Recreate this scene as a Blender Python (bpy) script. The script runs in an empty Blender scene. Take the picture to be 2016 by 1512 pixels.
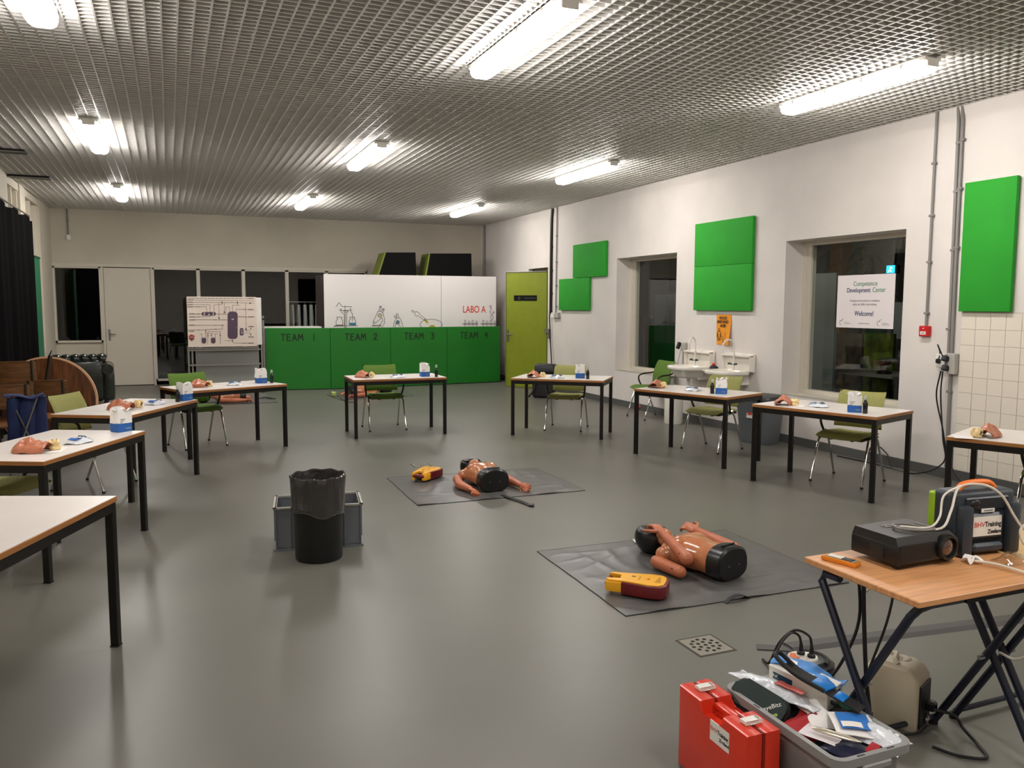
import bpy, bmesh, math, random
from mathutils import Vector, Matrix, Euler, noise
random.seed(7)
S = bpy.context.scene
COL = S.collection
PI = math.pi
R = math.radians
# ------------------------------------------------------------------ camera
FPX, CAMH = 1610.0, 1.66
YAW, PITCH, ROLL = R(22.67), R(5.463), R(-0.177)
fwd = Vector((math.sin(YAW)*math.cos(PITCH), math.cos(YAW)*math.cos(PITCH), -math.sin(PITCH)))
rgt0 = Vector((math.cos(YAW), -math.sin(YAW), 0)); dwn0 = fwd.cross(rgt0)
rgt = rgt0*math.cos(ROLL) + dwn0*math.sin(ROLL); dwn = dwn0*math.cos(ROLL) - rgt0*math.sin(ROLL)
cam = bpy.data.cameras.new('camera'); cam.sensor_width = 36; cam.lens = FPX/2016*36; cam.clip_start = 0.05; cam.clip_end = 100
camo = bpy.data.objects.new('camera', cam); COL.objects.link(camo)
camo.matrix_world = Matrix(((rgt.x, -dwn.x, -fwd.x, 0), (rgt.y, -dwn.y, -fwd.y, 0), (rgt.z, -dwn.z, -fwd.z, CAMH), (0, 0, 0, 1)))
S.camera = camo
CC = Vector((0, 0, CAMH))
def ray(px, py): return fwd + rgt*((px-1008)/FPX) + dwn*((py-756)/FPX)
def PZ(px, py, z=0.0): d = ray(px, py); return CC + d*((z-CAMH)/d.z)
def PX(px, py, x): d = ray(px, py); return CC + d*(x/d.x)
def PY(px, py, y): d = ray(px, py); return CC + d*(y/d.y)
# ------------------------------------------------------------------ world, exposure
W = bpy.data.worlds.new('world'); S.world = W; W.use_nodes = True
W.node_tree.nodes['Background'].inputs[0].default_value = (0.012, 0.013, 0.018, 1)
W.node_tree.nodes['Background'].inputs[1].default_value = 1.0
S.view_settings.view_transform = 'Standard'; S.view_settings.look = 'None'
S.view_settings.gamma = 1; S.view_settings.use_curve_mapping = False
S.view_settings.exposure = 0.0
LAMP_STRENGTH = 52.0
# ------------------------------------------------------------------ room sizes
XL, XR, YF, YB, ZC, ZS = -2.1, 6.93, -2.6, 18.5, 3.54, 3.95
# ------------------------------------------------------------------ materials
def lin(c):
    c = c/255.0
    return c/12.92 if c <= 0.04045 else ((c+0.055)/1.055)**2.4
def rgb(c): return (lin(c[0]), lin(c[1]), lin(c[2]), 1)
MATS = {}
def mat(name, c, rough=0.5, metal=0.0, var=0.0, vscale=6.0, bump=0.0, bscale=60.0, coat=0.0, emit=0.0, spec=0.5, trans=0.0, c2=None, stretch=None, rvar=0.0, alpha=1.0):
    if name in MATS: return MATS[name]
    m = bpy.data.materials.new(name); m.use_nodes = True
    nt = m.node_tree; b = nt.nodes['Principled BSDF']
    b.inputs['Base Color'].default_value = rgb(c); b.inputs['Roughness'].default_value = rough
    b.inputs['Metallic'].default_value = metal; b.inputs['Specular IOR Level'].default_value = spec
    b.inputs['Coat Weight'].default_value = coat; b.inputs['Coat Roughness'].default_value = 0.12
    b.inputs['Transmission Weight'].default_value = trans; b.inputs['Alpha'].default_value = alpha
    if emit:
        b.inputs['Emission Color'].default_value = rgb(c); b.inputs['Emission Strength'].default_value = emit
    tc = None
    if var or bump or c2 or rvar:
        tc = nt.nodes.new('ShaderNodeTexCoord'); mp = nt.nodes.new('ShaderNodeMapping')
        nt.links.new(tc.outputs['Object'], mp.inputs[0])
        if stretch: mp.inputs['Scale'].default_value = stretch
    if var or c2 or rvar:
        n = nt.nodes.new('ShaderNodeTexNoise'); n.inputs['Scale'].default_value = vscale; n.inputs['Detail'].default_value = 5
        nt.links.new(mp.outputs[0], n.inputs['Vector'])
        if var or c2:
            r = nt.nodes.new('ShaderNodeValToRGB')
            a = rgb([max(0, k*(1-var)) for k in c]); d = rgb(c2) if c2 else rgb([min(255, k*(1+var)) for k in c])
            r.color_ramp.elements[0].position = 0.35; r.color_ramp.elements[1].position = 0.65
            r.color_ramp.elements[0].color = a; r.color_ramp.elements[1].color = d
            nt.links.new(n.outputs['Fac'], r.inputs[0]); nt.links.new(r.outputs[0], b.inputs['Base Color'])
        if rvar:
            mr = nt.nodes.new('ShaderNodeMapRange'); mr.inputs[3].default_value = rough-rvar; mr.inputs[4].default_value = rough+rvar
            mr.inputs[1].default_value = 0.3; mr.inputs[2].default_value = 0.7
            nt.links.new(n.outputs['Fac'], mr.inputs[0]); nt.links.new(mr.outputs[0], b.inputs['Roughness'])
    if bump:
        n2 = nt.nodes.new('ShaderNodeTexNoise'); n2.inputs['Scale'].default_value = bscale; n2.inputs['Detail'].default_value = 3
        nt.links.new(mp.outputs[0], n2.inputs['Vector'])
        bp = nt.nodes.new('ShaderNodeBump'); bp.inputs['Strength'].default_value = bump; bp.inputs['Distance'].default_value = 0.01
        nt.links.new(n2.outputs['Fac'], bp.inputs['Height']); nt.links.new(bp.outputs[0], b.inputs['Normal'])
    MATS[name] = m
    return m
def glassmat(name, tint, gloss=0.08, rough=0.0):
    if name in MATS: return MATS[name]
    m = bpy.data.materials.new(name); m.use_nodes = True; nt = m.node_tree; nt.nodes.clear()
    o = nt.nodes.new('ShaderNodeOutputMaterial'); t = nt.nodes.new('ShaderNodeBsdfTransparent'); g = nt.nodes.new('ShaderNodeBsdfGlossy')
    t.inputs[0].default_value = (*tint, 1); g.inputs['Roughness'].default_value = rough
    f = nt.nodes.new('ShaderNodeFresnel'); ge = nt.nodes.new('ShaderNodeNewGeometry'); io = nt.nodes.new('ShaderNodeMapRange')
    io.inputs[3].default_value = 1.45; io.inputs[4].default_value = 1/1.45
    nt.links.new(ge.outputs['Backfacing'], io.inputs[0]); nt.links.new(io.outputs[0], f.inputs[0])
    a = nt.nodes.new('ShaderNodeMath'); a.operation = 'ADD'; a.use_clamp = True; a.inputs[1].default_value = gloss
    x = nt.nodes.new('ShaderNodeMixShader'); nt.links.new(f.outputs[0], a.inputs[0]); nt.links.new(a.outputs[0], x.inputs[0])
    nt.links.new(t.outputs[0], x.inputs[1]); nt.links.new(g.outputs[0], x.inputs[2]); nt.links.new(x.outputs[0], o.inputs[0])
    MATS[name] = m
    return m
M_WALL = mat('wall_paint', (217, 210, 204), 0.75, var=0.02, vscale=1.5, bump=0.05, bscale=90)
M_WALLB = mat('wall_paint_back', (196, 188, 172), 0.8, var=0.02, vscale=1.5, bump=0.05, bscale=90)
M_FLOOR = mat('epoxy_floor', (101, 99, 91), 0.37, var=0.035, vscale=0.8, bump=0.01, bscale=30, spec=0.55)
M_SLAT = mat('grid_metal', (226, 223, 218), 0.42, metal=0.45)
M_SLAB = mat('concrete_slab', (40, 39, 37), 0.9)
M_FRAME = mat('frame_paint', (205, 198, 182), 0.5)
M_DOORW = mat('door_paint', (206, 198, 182), 0.55)
M_BASE = mat('baseboard_grey', (84, 84, 82), 0.45)
M_PIPE = mat('conduit_grey', (128, 124, 120), 0.5)
M_BLACK = mat('black_plastic', (18, 18, 19), 0.4)
M_BLACKR = mat('black_rubber', (14, 14, 15), 0.6)
M_BLKMET = mat('black_metal', (15, 12, 10), 0.4, spec=0.35)
M_CABLE = mat('black_cable', (14, 14, 15), 0.5)
M_CHROME = mat('chrome', (210, 210, 208), 0.12, metal=1.0)
M_STEEL = mat('steel', (170, 168, 164), 0.3, metal=1.0)
M_WHITE = mat('white_plastic', (232, 228, 220), 0.35)
M_CREAMW = mat('white_ceramic', (236, 230, 220), 0.12, spec=0.6)
M_GREEN = mat('panel_green', (30, 150, 32), 0.8, bump=0.05, bscale=200, var=0.02, vscale=3)
M_BOARDG = mat('board_green', (16, 112, 22), 0.5, bump=0.02, bscale=150, var=0.03, vscale=2)
M_LIME = mat('lime_door', (124, 136, 16), 0.45, var=0.02)
M_INK = mat('ink_dark', (24, 38, 22), 0.7)
M_INKB = mat('ink_black', (30, 28, 28), 0.7)
M_REDT = mat('ink_red', (204, 58, 34), 0.7)
M_GLASSB = glassmat('dark_glass', (0.9, 0.92, 0.91), 0.02)
M_GLASSR = glassmat('window_glass', (0.9, 0.93, 0.92), 0.0)
M_CLEAR = glassmat('clear_plastic', (0.93, 0.94, 0.94), 0.08, 0.05)
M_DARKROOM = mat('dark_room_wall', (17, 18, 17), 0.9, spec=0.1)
# ------------------------------------------------------------------ mesh builder
class MB:
    def __init__(s): s.bm = bmesh.new()
    def _xf(s, vs, mtx):
        for v in vs: v.co = mtx @ v.co
    def box(s, c, d, rot=None, bev=0.0, seg=1):
        r = bmesh.ops.create_cube(s.bm, size=1.0); vs = r['verts']
        for v in vs: v.co = Vector((v.co.x*d[0], v.co.y*d[1], v.co.z*d[2]))
        if bev > 0:
            es = set()
            for v in vs: es.update(v.link_edges)
            rr = bmesh.ops.bevel(s.bm, geom=list(es), offset=min(bev, min(d)*0.49), segments=seg, affect='EDGES', profile=0.5)
            vs = set(vs) | set(rr['verts']); vs = [v for v in vs if v.is_valid]
        m = Matrix.Translation(Vector(c))
        if rot is not None: m = m @ (rot if isinstance(rot, Matrix) else Euler(rot).to_matrix().to_4x4())
        s._xf(vs, m); return s
    def b2(s, lo, hi, bev=0.0, seg=1):
        return s.box([(a+b)/2 for a, b in zip(lo, hi)], [abs(b-a) for a, b in zip(lo, hi)], None, bev, seg)
    def add(s, verts, faces):
        vs = [s.bm.verts.new(v) for v in verts]
        for f in faces:
            try: s.bm.faces.new([vs[i] for i in f])
            except ValueError: pass
        return vs
    def tube(s, pts, r, n=8, caps=True, closed=False):
        pts = [Vector(p) for p in pts]; m = len(pts)
        rs = r if isinstance(r, (list, tuple)) else [r]*m
        verts = []; prev = None
        for i, p in enumerate(pts):
            a = pts[i-1] if (i > 0 or closed) else p; b = pts[(i+1) % m] if (i < m-1 or closed) else p
            t = (b-a); t = t.normalized() if t.length > 1e-9 else Vector((0, 0, 1))
            if prev is None:
                u = t.orthogonal().normalized()
            else:
                u = prev - t*prev.dot(t)
                u = u.normalized() if u.length > 1e-6 else t.orthogonal().normalized()
            prev = u; w = t.cross(u)
            for k in range(n):
                an = 2*PI*k/n; verts.append(p + (u*math.cos(an)+w*math.sin(an))*rs[i])
        faces = []
        for i in range(m if closed else m-1):
            j = (i+1) % m
            for k in range(n):
                k2 = (k+1) % n; faces.append((i*n+k, i*n+k2, j*n+k2, j*n+k))
        if caps and not closed:
            faces.append(tuple(reversed(range(n)))); faces.append(tuple((m-1)*n+k for k in range(n)))
        s.add(verts, faces); return s
    def cyl(s, p0, p1, r0, r1=None, n=16):
        return s.tube([p0, p1], [r0, r0 if r1 is None else r1], n)
    def capsule(s, p0, p1, r0, r1=None, n=12, k=4):
        p0, p1 = Vector(p0), Vector(p1); r1 = r0 if r1 is None else r1; t = (p1-p0).normalized()
        pts, rs = [], []
        for i in range(k+1):
            a = PI/2*i/k; pts.append(p0 - t*(r0*math.cos(a))); rs.append(max(r0*math.sin(a), r0*0.03))
        for i in range(k+1):
            a = PI/2*i/k; pts.append(p1 + t*(r1*math.sin(a))); rs.append(max(r1*math.cos(a), r1*0.03))
        return s.tube(pts, rs, n)
    def lathe(s, prof, n=24, c=(0, 0, 0), fn=None):
        c = Vector(c); verts = []; faces = []
        for i, (r, z) in enumerate(prof):
            for k in range(n):
                a = 2*PI*k/n; p = Vector((r*math.cos(a), r*math.sin(a), z))
                if fn: p = fn(p, a, i)
                verts.append(c+p)
        for i in range(len(prof)-1):
            for k in range(n):
                k2 = (k+1) % n; faces.append((i*n+k, i*n+k2, (i+1)*n+k2, (i+1)*n+k))
        if prof[0][0] > 1e-4: faces.append(tuple(reversed(range(n))))
        if prof[-1][0] > 1e-4: faces.append(tuple((len(prof)-1)*n+k for k in range(n)))
        s.add(verts, faces); bmesh.ops.remove_doubles(s.bm, verts=s.bm.verts, dist=1e-6); return s
    def openlathe(s, prof, n=24, c=(0, 0, 0), fn=None):
        c = Vector(c); verts = []; faces = []
        for i, (r, z) in enumerate(prof):
            for k in range(n):
                a = 2*PI*k/n; p = Vector((r*math.cos(a), r*math.sin(a), z))
                if fn: p = fn(p, a, i)
                verts.append(c+p)
        for i in range(len(prof)-1):
            for k in range(n):
                k2 = (k+1) % n; faces.append((i*n+k, i*n+k2, (i+1)*n+k2, (i+1)*n+k))
        s.add(verts, faces); return s
    def prism(s, poly, h, fr=None, z0=0.0, bev=0.0, seg=2):
        n = len(poly); fr = fr or Matrix.Identity(4)
        vs = s.add([fr @ Vector((p[0], p[1], z0)) for p in poly]+[fr @ Vector((p[0], p[1], z0+h)) for p in poly],
              [tuple(reversed(range(n))), tuple(range(n, 2*n))]+[(i, (i+1) % n, n+(i+1) % n, n+i) for i in range(n)])
        if bev > 0:
            es = set()
            for f in list(vs[0].link_faces)+list(vs[n].link_faces):
                if len(f.verts) == n and n != 4: es.update(f.edges)
            if n == 4:
                for v in vs: es.update(v.link_edges)
            bmesh.ops.bevel(s.bm, geom=list(es), offset=bev, segments=seg, affect='EDGES', profile=0.5)
        return s
    def ell(s, c, r, rot=None, n=16, m=10):
        verts = []; faces = []
        q = Euler(rot).to_matrix() if rot else Matrix.Identity(3); c = Vector(c)
        verts.append(c + q @ Vector((0, 0, r[2])))
        for i in range(1, m):
            t = PI*i/m
            for k in range(n):
                a = 2*PI*k/n; verts.append(c + q @ Vector((r[0]*math.sin(t)*math.cos(a), r[1]*math.sin(t)*math.sin(a), r[2]*math.cos(t))))
        verts.append(c + q @ Vector((0, 0, -r[2]))); L = len(verts)-1
        for k in range(n): faces.append((0, 1+k, 1+(k+1) % n)); faces.append((L, 1+(m-2)*n+(k+1) % n, 1+(m-2)*n+k))
        for i in range(m-2):
            for k in range(n):
                k2 = (k+1) % n; faces.append((1+i*n+k, 1+(i+1)*n+k, 1+(i+1)*n+k2, 1+i*n+k2))
        s.add(verts, faces); return s
    def grid(s, fn, nu, nv, cu=False):
        verts = []
        for i in range(nu+(0 if cu else 1)):
            for j in range(nv+1): verts.append(Vector(fn(i/nu, j/nv)))
        nn = nu if cu else nu+1; faces = []
        for i in range(nu):
            i2 = (i+1) % nn
            for j in range(nv): faces.append((i*(nv+1)+j, i2*(nv+1)+j, i2*(nv+1)+j+1, i*(nv+1)+j+1))
        s.add(verts, faces); return s
    def loft(s, rings, caps=True):
        n = len(rings[0]); verts = [v for r in rings for v in r]; faces = []
        for i in range(len(rings)-1):
            for k in range(n):
                k2 = (k+1) % n; faces.append((i*n+k, i*n+k2, (i+1)*n+k2, (i+1)*n+k))
        if caps: faces.append(tuple(reversed(range(n)))); faces.append(tuple((len(rings)-1)*n+k for k in range(n)))
        s.add(verts, faces); return s
    def stroke(s, pts, w, fr, z=0.002, closed=False):
        pts = [Vector((p[0], p[1])) for p in pts]
        if closed: pts = pts+[pts[0]]
        for a, b in zip(pts[:-1], pts[1:]):
            d = b-a
            if d.length < 1e-6: continue
            d.normalize(); q = Vector((-d.y, d.x))*(w/2); a2 = a-d*w*0.35; b2 = b+d*w*0.35
            P = [a2-q, b2-q, b2+q, a2+q]
            s.add([fr @ Vector((p.x, p.y, z)) for p in P]+[fr @ Vector((p.x, p.y, 0.0)) for p in P], [(0, 1, 2, 3), (1, 0, 4, 5), (2, 1, 5, 6), (3, 2, 6, 7), (0, 3, 7, 4)])
        return s
    def wave(s, amp, sc, off=0.0):
        for v in s.bm.verts:
            v.co += noise.noise_vector(v.co*sc+Vector((off, off*1.7, off*0.3)))*amp
        return s
    def solid(s, t):
        bm = s.bm; bmesh.ops.recalc_face_normals(bm, faces=bm.faces); bm.normal_update()
        fs = list(bm.faces); es = [e for e in bm.edges if len(e.link_faces) == 1]
        mp = {v: bm.verts.new(v.co-v.normal*t) for v in list(bm.verts)}
        for f in fs: bm.faces.new([mp[v] for v in reversed(f.verts)])
        for e in es:
            a, b = e.verts
            try: bm.faces.new((a, b, mp[b], mp[a]))
            except ValueError: pass
        return s
    def mesh(s, name, m, smooth=True, ang=35):
        bmesh.ops.recalc_face_normals(s.bm, faces=s.bm.faces)
        me = bpy.data.meshes.new(name); s.bm.to_mesh(me); s.bm.free()
        if m: me.materials.append(m)
        if smooth:
            me.polygons.foreach_set('use_smooth', [True]*len(me.polygons)); me.set_sharp_from_angle(angle=R(ang))
        me.update(); return me
    def build(s, name, m, parent=None, smooth=True, ang=35):
        return link(name, s.mesh(name, m, smooth, ang), parent)
def link(name, me, parent=None):
    o = bpy.data.objects.new(name, me); COL.objects.link(o)
    if parent: o.parent = parent
    return o
def tag(o, label=None, cat=None, group=None, kind=None):
    if label: o['label'] = label
    if cat: o['category'] = cat
    if group: o['group'] = group
    if kind: o['kind'] = kind
    return o
def empty(name, loc=(0, 0, 0), rz=0.0, label=None, cat=None, group=None):
    o = bpy.data.objects.new(name, None); COL.objects.link(o); o.empty_display_size = 0.1
    o.location = loc; o.rotation_euler = (0, 0, rz)
    return tag(o, label, cat, group)
def copy_tree(o, parent=None):
    c = o.copy(); COL.objects.link(c)
    if parent: c.parent = parent
    for ch in list(o.children): copy_tree(ch, c)
    return c
def spline(pts, n=6):
    pts = [Vector(p) for p in pts]; out = []
    P = [pts[0]*2-pts[1]]+pts+[pts[-1]*2-pts[-2]]
    for i in range(1, len(P)-2):
        for k in range(n):
            t = k/n; a, b, c, d = P[i-1], P[i], P[i+1], P[i+2]
            out.append(0.5*((2*b)+(-a+c)*t+(2*a-5*b+4*c-d)*t*t+(-a+3*b-3*c+d)*t*t*t))
    out.append(pts[-1]); return out
def remesh(mb, name, m, voxel, it=4, parent=None):
    me = mb.mesh('tmp', m, False); o = bpy.data.objects.new('tmp', me); COL.objects.link(o)
    q = o.modifiers.new('r', 'REMESH'); q.mode = 'VOXEL'; q.voxel_size = voxel
    if it: k = o.modifiers.new('s', 'SMOOTH'); k.iterations = it; k.factor = 0.5
    dg = bpy.context.evaluated_depsgraph_get(); out = bpy.data.meshes.new_from_object(o.evaluated_get(dg), depsgraph=dg)
    bpy.data.objects.remove(o); bpy.data.meshes.remove(me); out.name = name
    if not out.materials: out.materials.append(m)
    out.polygons.foreach_set('use_smooth', [True]*len(out.polygons)); out.update()
    return link(name, out, parent) if parent is not False else out
def frame(o, u, v):
    u = Vector(u).normalized(); v = Vector(v).normalized(); n = u.cross(v); o = Vector(o)
    return Matrix(((u.x, v.x, n.x, o.x), (u.y, v.y, n.y, o.y), (u.z, v.z, n.z, o.z), (0, 0, 0, 1)))
def text(name, body, size, fr, m, parent=None, align='CENTER', ext=0.0008, xs=1.0, bold=0.0):
    cu = bpy.data.curves.new(name, 'FONT'); cu.body = body; cu.size = size; cu.align_x = align; cu.align_y = 'CENTER'; cu.extrude = ext; cu.offset = bold
    o = bpy.data.objects.new('tmp', cu); COL.objects.link(o)
    dg = bpy.context.evaluated_depsgraph_get(); me = bpy.data.meshes.new_from_object(o.evaluated_get(dg), depsgraph=dg)
    bpy.data.objects.remove(o); me.name = name
    me.transform(fr @ Matrix.Diagonal((xs, 1, 1, 1))); me.materials.clear(); me.materials.append(m)
    return link(name, me, parent)
FW_R = lambda y, z, x=XR: frame((x, y, z), (0, -1, 0), (0, 0, 1))   # frame lying on the right wall
# ------------------------------------------------------------------ structure
def struct(name, mb, m, smooth=False): return tag(mb.build(name, m, None, smooth), kind='structure')
struct('floor', MB().b2((XL-0.3, YF-0.2, -0.2), (XR+0.45, YB+0.2, 0)), M_FLOOR)
struct('ceiling', MB().b2((XL-0.3, YF-0.2, ZS), (XR+0.45, YB+0.2, ZS+0.15)), M_SLAB)
# open-cell ceiling grid: every slat its own piece
grid = tag(empty('ceiling_grid', (0, 0, ZC)), kind='structure')
nx = int((XR-XL)/0.1)
yme = MB().b2((-0.0055, YF, 0), (0.0055, YB, 0.045)).mesh('slat', M_SLAT, False)
for i in range(nx+1):
    o = link('slat', yme, grid); o.location = (XL+0.015+i*0.1, 0, 0)
xme = MB().b2((XL, -0.005, 0.001), (XR, 0.005, 0.044)).mesh('cross_slat', M_SLAT, False)
ny = 192
for i in range(ny):
    o = link('cross_slat', xme, grid); o.location = (0, YB-0.03-i*0.075, 0)
rest = MB(); y = YB-0.03-ny*0.075
while y > YF:
    rest.b2((XL, y-0.004, 0.002), (XR, y+0.004, 0.043)); y -= 0.075
tag(rest.build('cross_slats_behind', M_SLAT, grid, False), kind='stuff')
# left wall with columns and high panels
struct('wall_left', MB().b2((XL-0.3, YF, 0), (XL-0.12, YB, ZS)), M_WALLB)
cols = MB()
for y0, y1 in ((17.05, 18.5), (15.0, 15.5), (13.3, 13.9), (10.9, 11.5), (8.5, 9.1), (6.1, 6.7), (3.7, 4.3), (1.3, 1.9), (-1.1, -0.5)):
    cols.b2((XL-0.12, y0, 0), (XL, y1, ZS))
for z0, z1 in ((3.42, ZS), (0, 0.9)): cols.b2((XL-0.12, YF, z0), (XL-0.02, YB, z1))
struct('trim_1', cols, M_WALLB)
wl = MB()
for y0, y1 in ((15.5, 17.05), (13.9, 15.0), (11.5, 13.3), (9.1, 10.9)):
    m_ = (y0+y1)/2
    for a in (y0, m_, y1-0.06): wl.b2((XL-0.12, a, 0.9), (XL-0.04, a+0.06, 3.42))
struct('trim_2', wl, M_FRAME)
struct('wall_front', MB().b2((XL-0.3, YF-0.2, 0), (XR+0.45, YF, ZS)), M_WALL)
# back wall
M_OP = 2.42
wb = MB()
wb.b2((XL-0.3, YB, M_OP), (XR+0.45, YB+0.15, ZS)); wb.b2((4.15, YB, 0), (XR+0.45, YB+0.15, M_OP)); wb.b2((XL-0.3, YB, 0), (-2.12, YB+0.15, M_OP))
wb.b2((-2.12, YB+0.02, 0), (-1.24, YB+0.1, 0.9))
struct('wall_back', wb, M_WALLB)
BAYS = [(-2.10, -1.25, 0.9), (-0.30, 0.58, 0.08), (0.58, 1.485, 0.08), (1.485, 2.39, 0.08), (2.39, 3.25, 0.08), (3.25, 4.15, 0.08)]
for i, (a, b, z0) in enumerate(BAYS):
    w = tag(empty('window_%d' % (i+1), ((a+b)/2, YB, z0)), kind='structure')
    hw = (b-a)/2; h = M_OP-z0; f = 0.035
    MB().b2((-hw, -0.03, 0), (-hw+f, 0.09, h)).b2((hw-f, -0.03, 0), (hw, 0.09, h)).b2((-hw, -0.03, h-0.04), (hw, 0.09, h)).b2((-hw, -0.03, 0), (hw, 0.09, 0.04)).build('window_frame', M_FRAME, w, False)
    MB().b2((-hw+f, 0.03, 0.04), (hw-f, 0.036, h-0.04)).build('pane', M_GLASSB, w, False)
struct('trim_3', MB().b2((-2.12, YB-0.045, M_OP-0.005), (4.15, YB, M_OP+0.05)).b2((-1.25, YB-0.03, 0), (-1.205, YB+0.09, M_OP)).b2((-0.335, YB-0.03, 0), (-0.295, YB+0.09, M_OP)), M_FRAME)
d = tag(empty('door_1', (-0.77, YB, 0)), kind='structure')
MB().b2((-0.43, -0.01, 0.012), (0.43, 0.04, 2.40), bev=0.003).build('door_leaf', M_DOORW, d)
hd = MB().b2((-0.385, -0.018, 0.93), (-0.345, -0.008, 1.16)).tube([(-0.365, -0.012, 1.06), (-0.365, -0.055, 1.06), (-0.25, -0.06, 1.06)], 0.01, 8).build('door_handle', M_STEEL, d)
for z in (0.35, 1.3, 2.1): MB().cyl((0.437, -0.012, z-0.05), (0.437, -0.012, z+0.05), 0.009, n=8).build('hinge', M_STEEL, d)
# dark room behind the back windows
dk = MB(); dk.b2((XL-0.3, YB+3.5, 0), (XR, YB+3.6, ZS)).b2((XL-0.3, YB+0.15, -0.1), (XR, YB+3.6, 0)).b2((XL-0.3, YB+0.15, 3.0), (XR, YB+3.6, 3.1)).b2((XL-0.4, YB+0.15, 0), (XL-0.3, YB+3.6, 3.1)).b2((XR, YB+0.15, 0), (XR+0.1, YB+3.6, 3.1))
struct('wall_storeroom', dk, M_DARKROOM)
# right wall with two deep window niches and a door opening
XO = XR+0.45
W1 = (10.30, 12.06, 0.60, 2.45); W2 = (6.22, 7.98, 0.60, 2.45); DR = (14.76, 15.72, 0, 2.42)
wr = MB(); ys = [YF, W2[0], W2[1], W1[0], W1[1], DR[0], DR[1], YB]
for a, b in ((0, 1), (2, 3), (4, 5), (6, 7)): wr.b2((XR, ys[a], 0), (XO, ys[b], ZS))
for a, b, z0, z1 in (W1, W2, DR):
    wr.b2((XR, a, z1), (XO, b, ZS))
    if z0: wr.b2((XR, a, 0), (XO, b, z0))
struct('wall_right', wr, M_WALL)
for i, (a, b, z0, z1) in enumerate((W1, W2)):
    w = tag(empty('window_%d' % (7+i), (XR+0.27, (a+b)/2, z0)), kind='structure'); hw = (b-a)/2; h = z1-z0
    MB().b2((0, -hw, 0), (0.1, -hw+0.06, h)).b2((0.0, hw-0.06, 0), (0.1, hw, h)).b2((0.02, hw-0.12, 0.0), (0.1, hw-0.06, h)).b2((0.001, -hw+0.06, h-0.05), (0.1, hw-0.06, h)).b2((0.001, -hw+0.06, 0), (0.1, hw-0.06, 0.05)).build('window_frame', M_FRAME, w, False)
    MB().b2((0.05, -hw+0.06, 0.05), (0.056, hw-0.12, h-0.05)).build('pane', M_GLASSR, w, False)
    MB().b2((-0.27, -hw, -0.02), (0.0, hw, 0.005)).build('window_sill', M_FRAME, w, False)
bbm = MB()
for a, b in ((YF, DR[0]), (DR[1], YB)): bbm.b2((XR-0.015, a, 0), (XR, b, 0.1))
struct('baseboard_right', bbm, M_BASE)
struct('baseboard_back', MB().b2((4.15, YB-0.015, 0), (XR, YB, 0.1)), M_BASE)
# room beyond the right wall
bx = MB(); bx.b2((11.5, 3.5, 0), (11.6, 17.5, 3.2)).b2((XO, 17.4, 0), (11.6, 17.5, 3.2)).b2((XO, 3.4, 0), (11.6, 3.5, 3.2)).b2((XO, 3.4, 3.2), (11.6, 17.5, 3.3))
struct('wall_far_room', bx, mat('far_room_wall', (120, 120, 116), 0.85)); struct('floor_far_room', MB().b2((XO, 3.4, -0.1), (11.6, 17.5, 0)), mat('far_floor', (70, 70, 68), 0.5))
# green door leaf, swung into the room; hinge on the near jamb
gd = tag(empty('door_2', (XR-0.01, DR[0]+0.03, 0)), kind='structure')
pl = PZ(1006, 762); ang = math.atan2(pl.y-gd.location.y, pl.x-gd.location.x); gd.rotation_euler.z = ang
LW = 0.93
MB().b2((0, -0.04, 0.012), (LW, 0.0, 2.34), bev=0.002).build('door_leaf', M_LIME, gd, False)
MB().b2((LW, -0.042, 0.012), (LW+0.004, 0.002, 2.345)).b2((0, -0.042, 2.34), (LW+0.004, 0.002, 2.346)).build('edge_strip', M_WHITE, gd, False)
MB().b2((LW-0.012, 0.0, 0.012), (LW, 0.004, 2.34)).b2((0, 0, 2.325), (LW, 0.004, 2.34)).build('seal', M_BLACK, gd, False)
fg = frame((0.48, 0.0, 1.80), (-1, 0, 0), (0, 0, 1))
MB().b2((0.22, 0.0, 1.76), (0.74, 0.005, 1.87)).build('name_plate', mat('plate_black', (12, 14, 12), 0.35, spec=0.2), gd, False)
m = MB()
for q in range(9): m.b2((0.25+q*0.028, 0.005, 1.808), (0.27+q*0.028, 0.006, 1.822))
m.build('plate_print', mat('plate_grey', (80, 82, 76), 0.6), gd, False); MB().cyl((0.62, 0.005, 1.815), (0.62, 0.006, 1.815), 0.03, n=20).build('plate_emblem', mat('plate_grey_dark', (34, 40, 36), 0.5), gd)
# the leaf side that faces the room carries handle and plate
MB().b2((LW-0.075, 0.0, 0.93), (LW-0.035, 0.01, 1.17)).tube([(LW-0.055, 0.005, 1.08), (LW-0.055, 0.05, 1.08), (LW-0.19, 0.055, 1.08)], 0.011, 8).build('door_handle', M_STEEL, gd)
struct('trim_4', MB().b2((XR-0.005, DR[0]-0.0, 0), (XR+0.2, DR[0]+0.03, 2.42)).b2((XR+0.1, DR[1]-0.05, 0), (XR+0.2, DR[1], 2.42)).b2((XR+0.1, DR[0], 2.37), (XR+0.2, DR[1], 2.42)), mat('olive_frame', (96, 92, 50), 0.5))
# wall tiles, each its own piece
tb = tag(MB().b2((XR-0.006, 3.4, 0.1), (XR-0.0005, 5.53, 1.615)).build('trim_5', mat('tile_grout', (196, 188, 176), 0.8), None, False), kind='structure')
tme = MB().b2((-0.005, -0.0735, -0.0735), (0, 0.0735, 0.0735), bev=0.0015).mesh('tile', mat('white_tile', (226, 217, 202), 0.22, spec=0.55), False)
for i in range(14):
    for k in range(10):
        o = link('tile', tme, tb); o.location = (XR-0.006, 5.453-i*0.15, 0.178+k*0.15)
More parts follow.
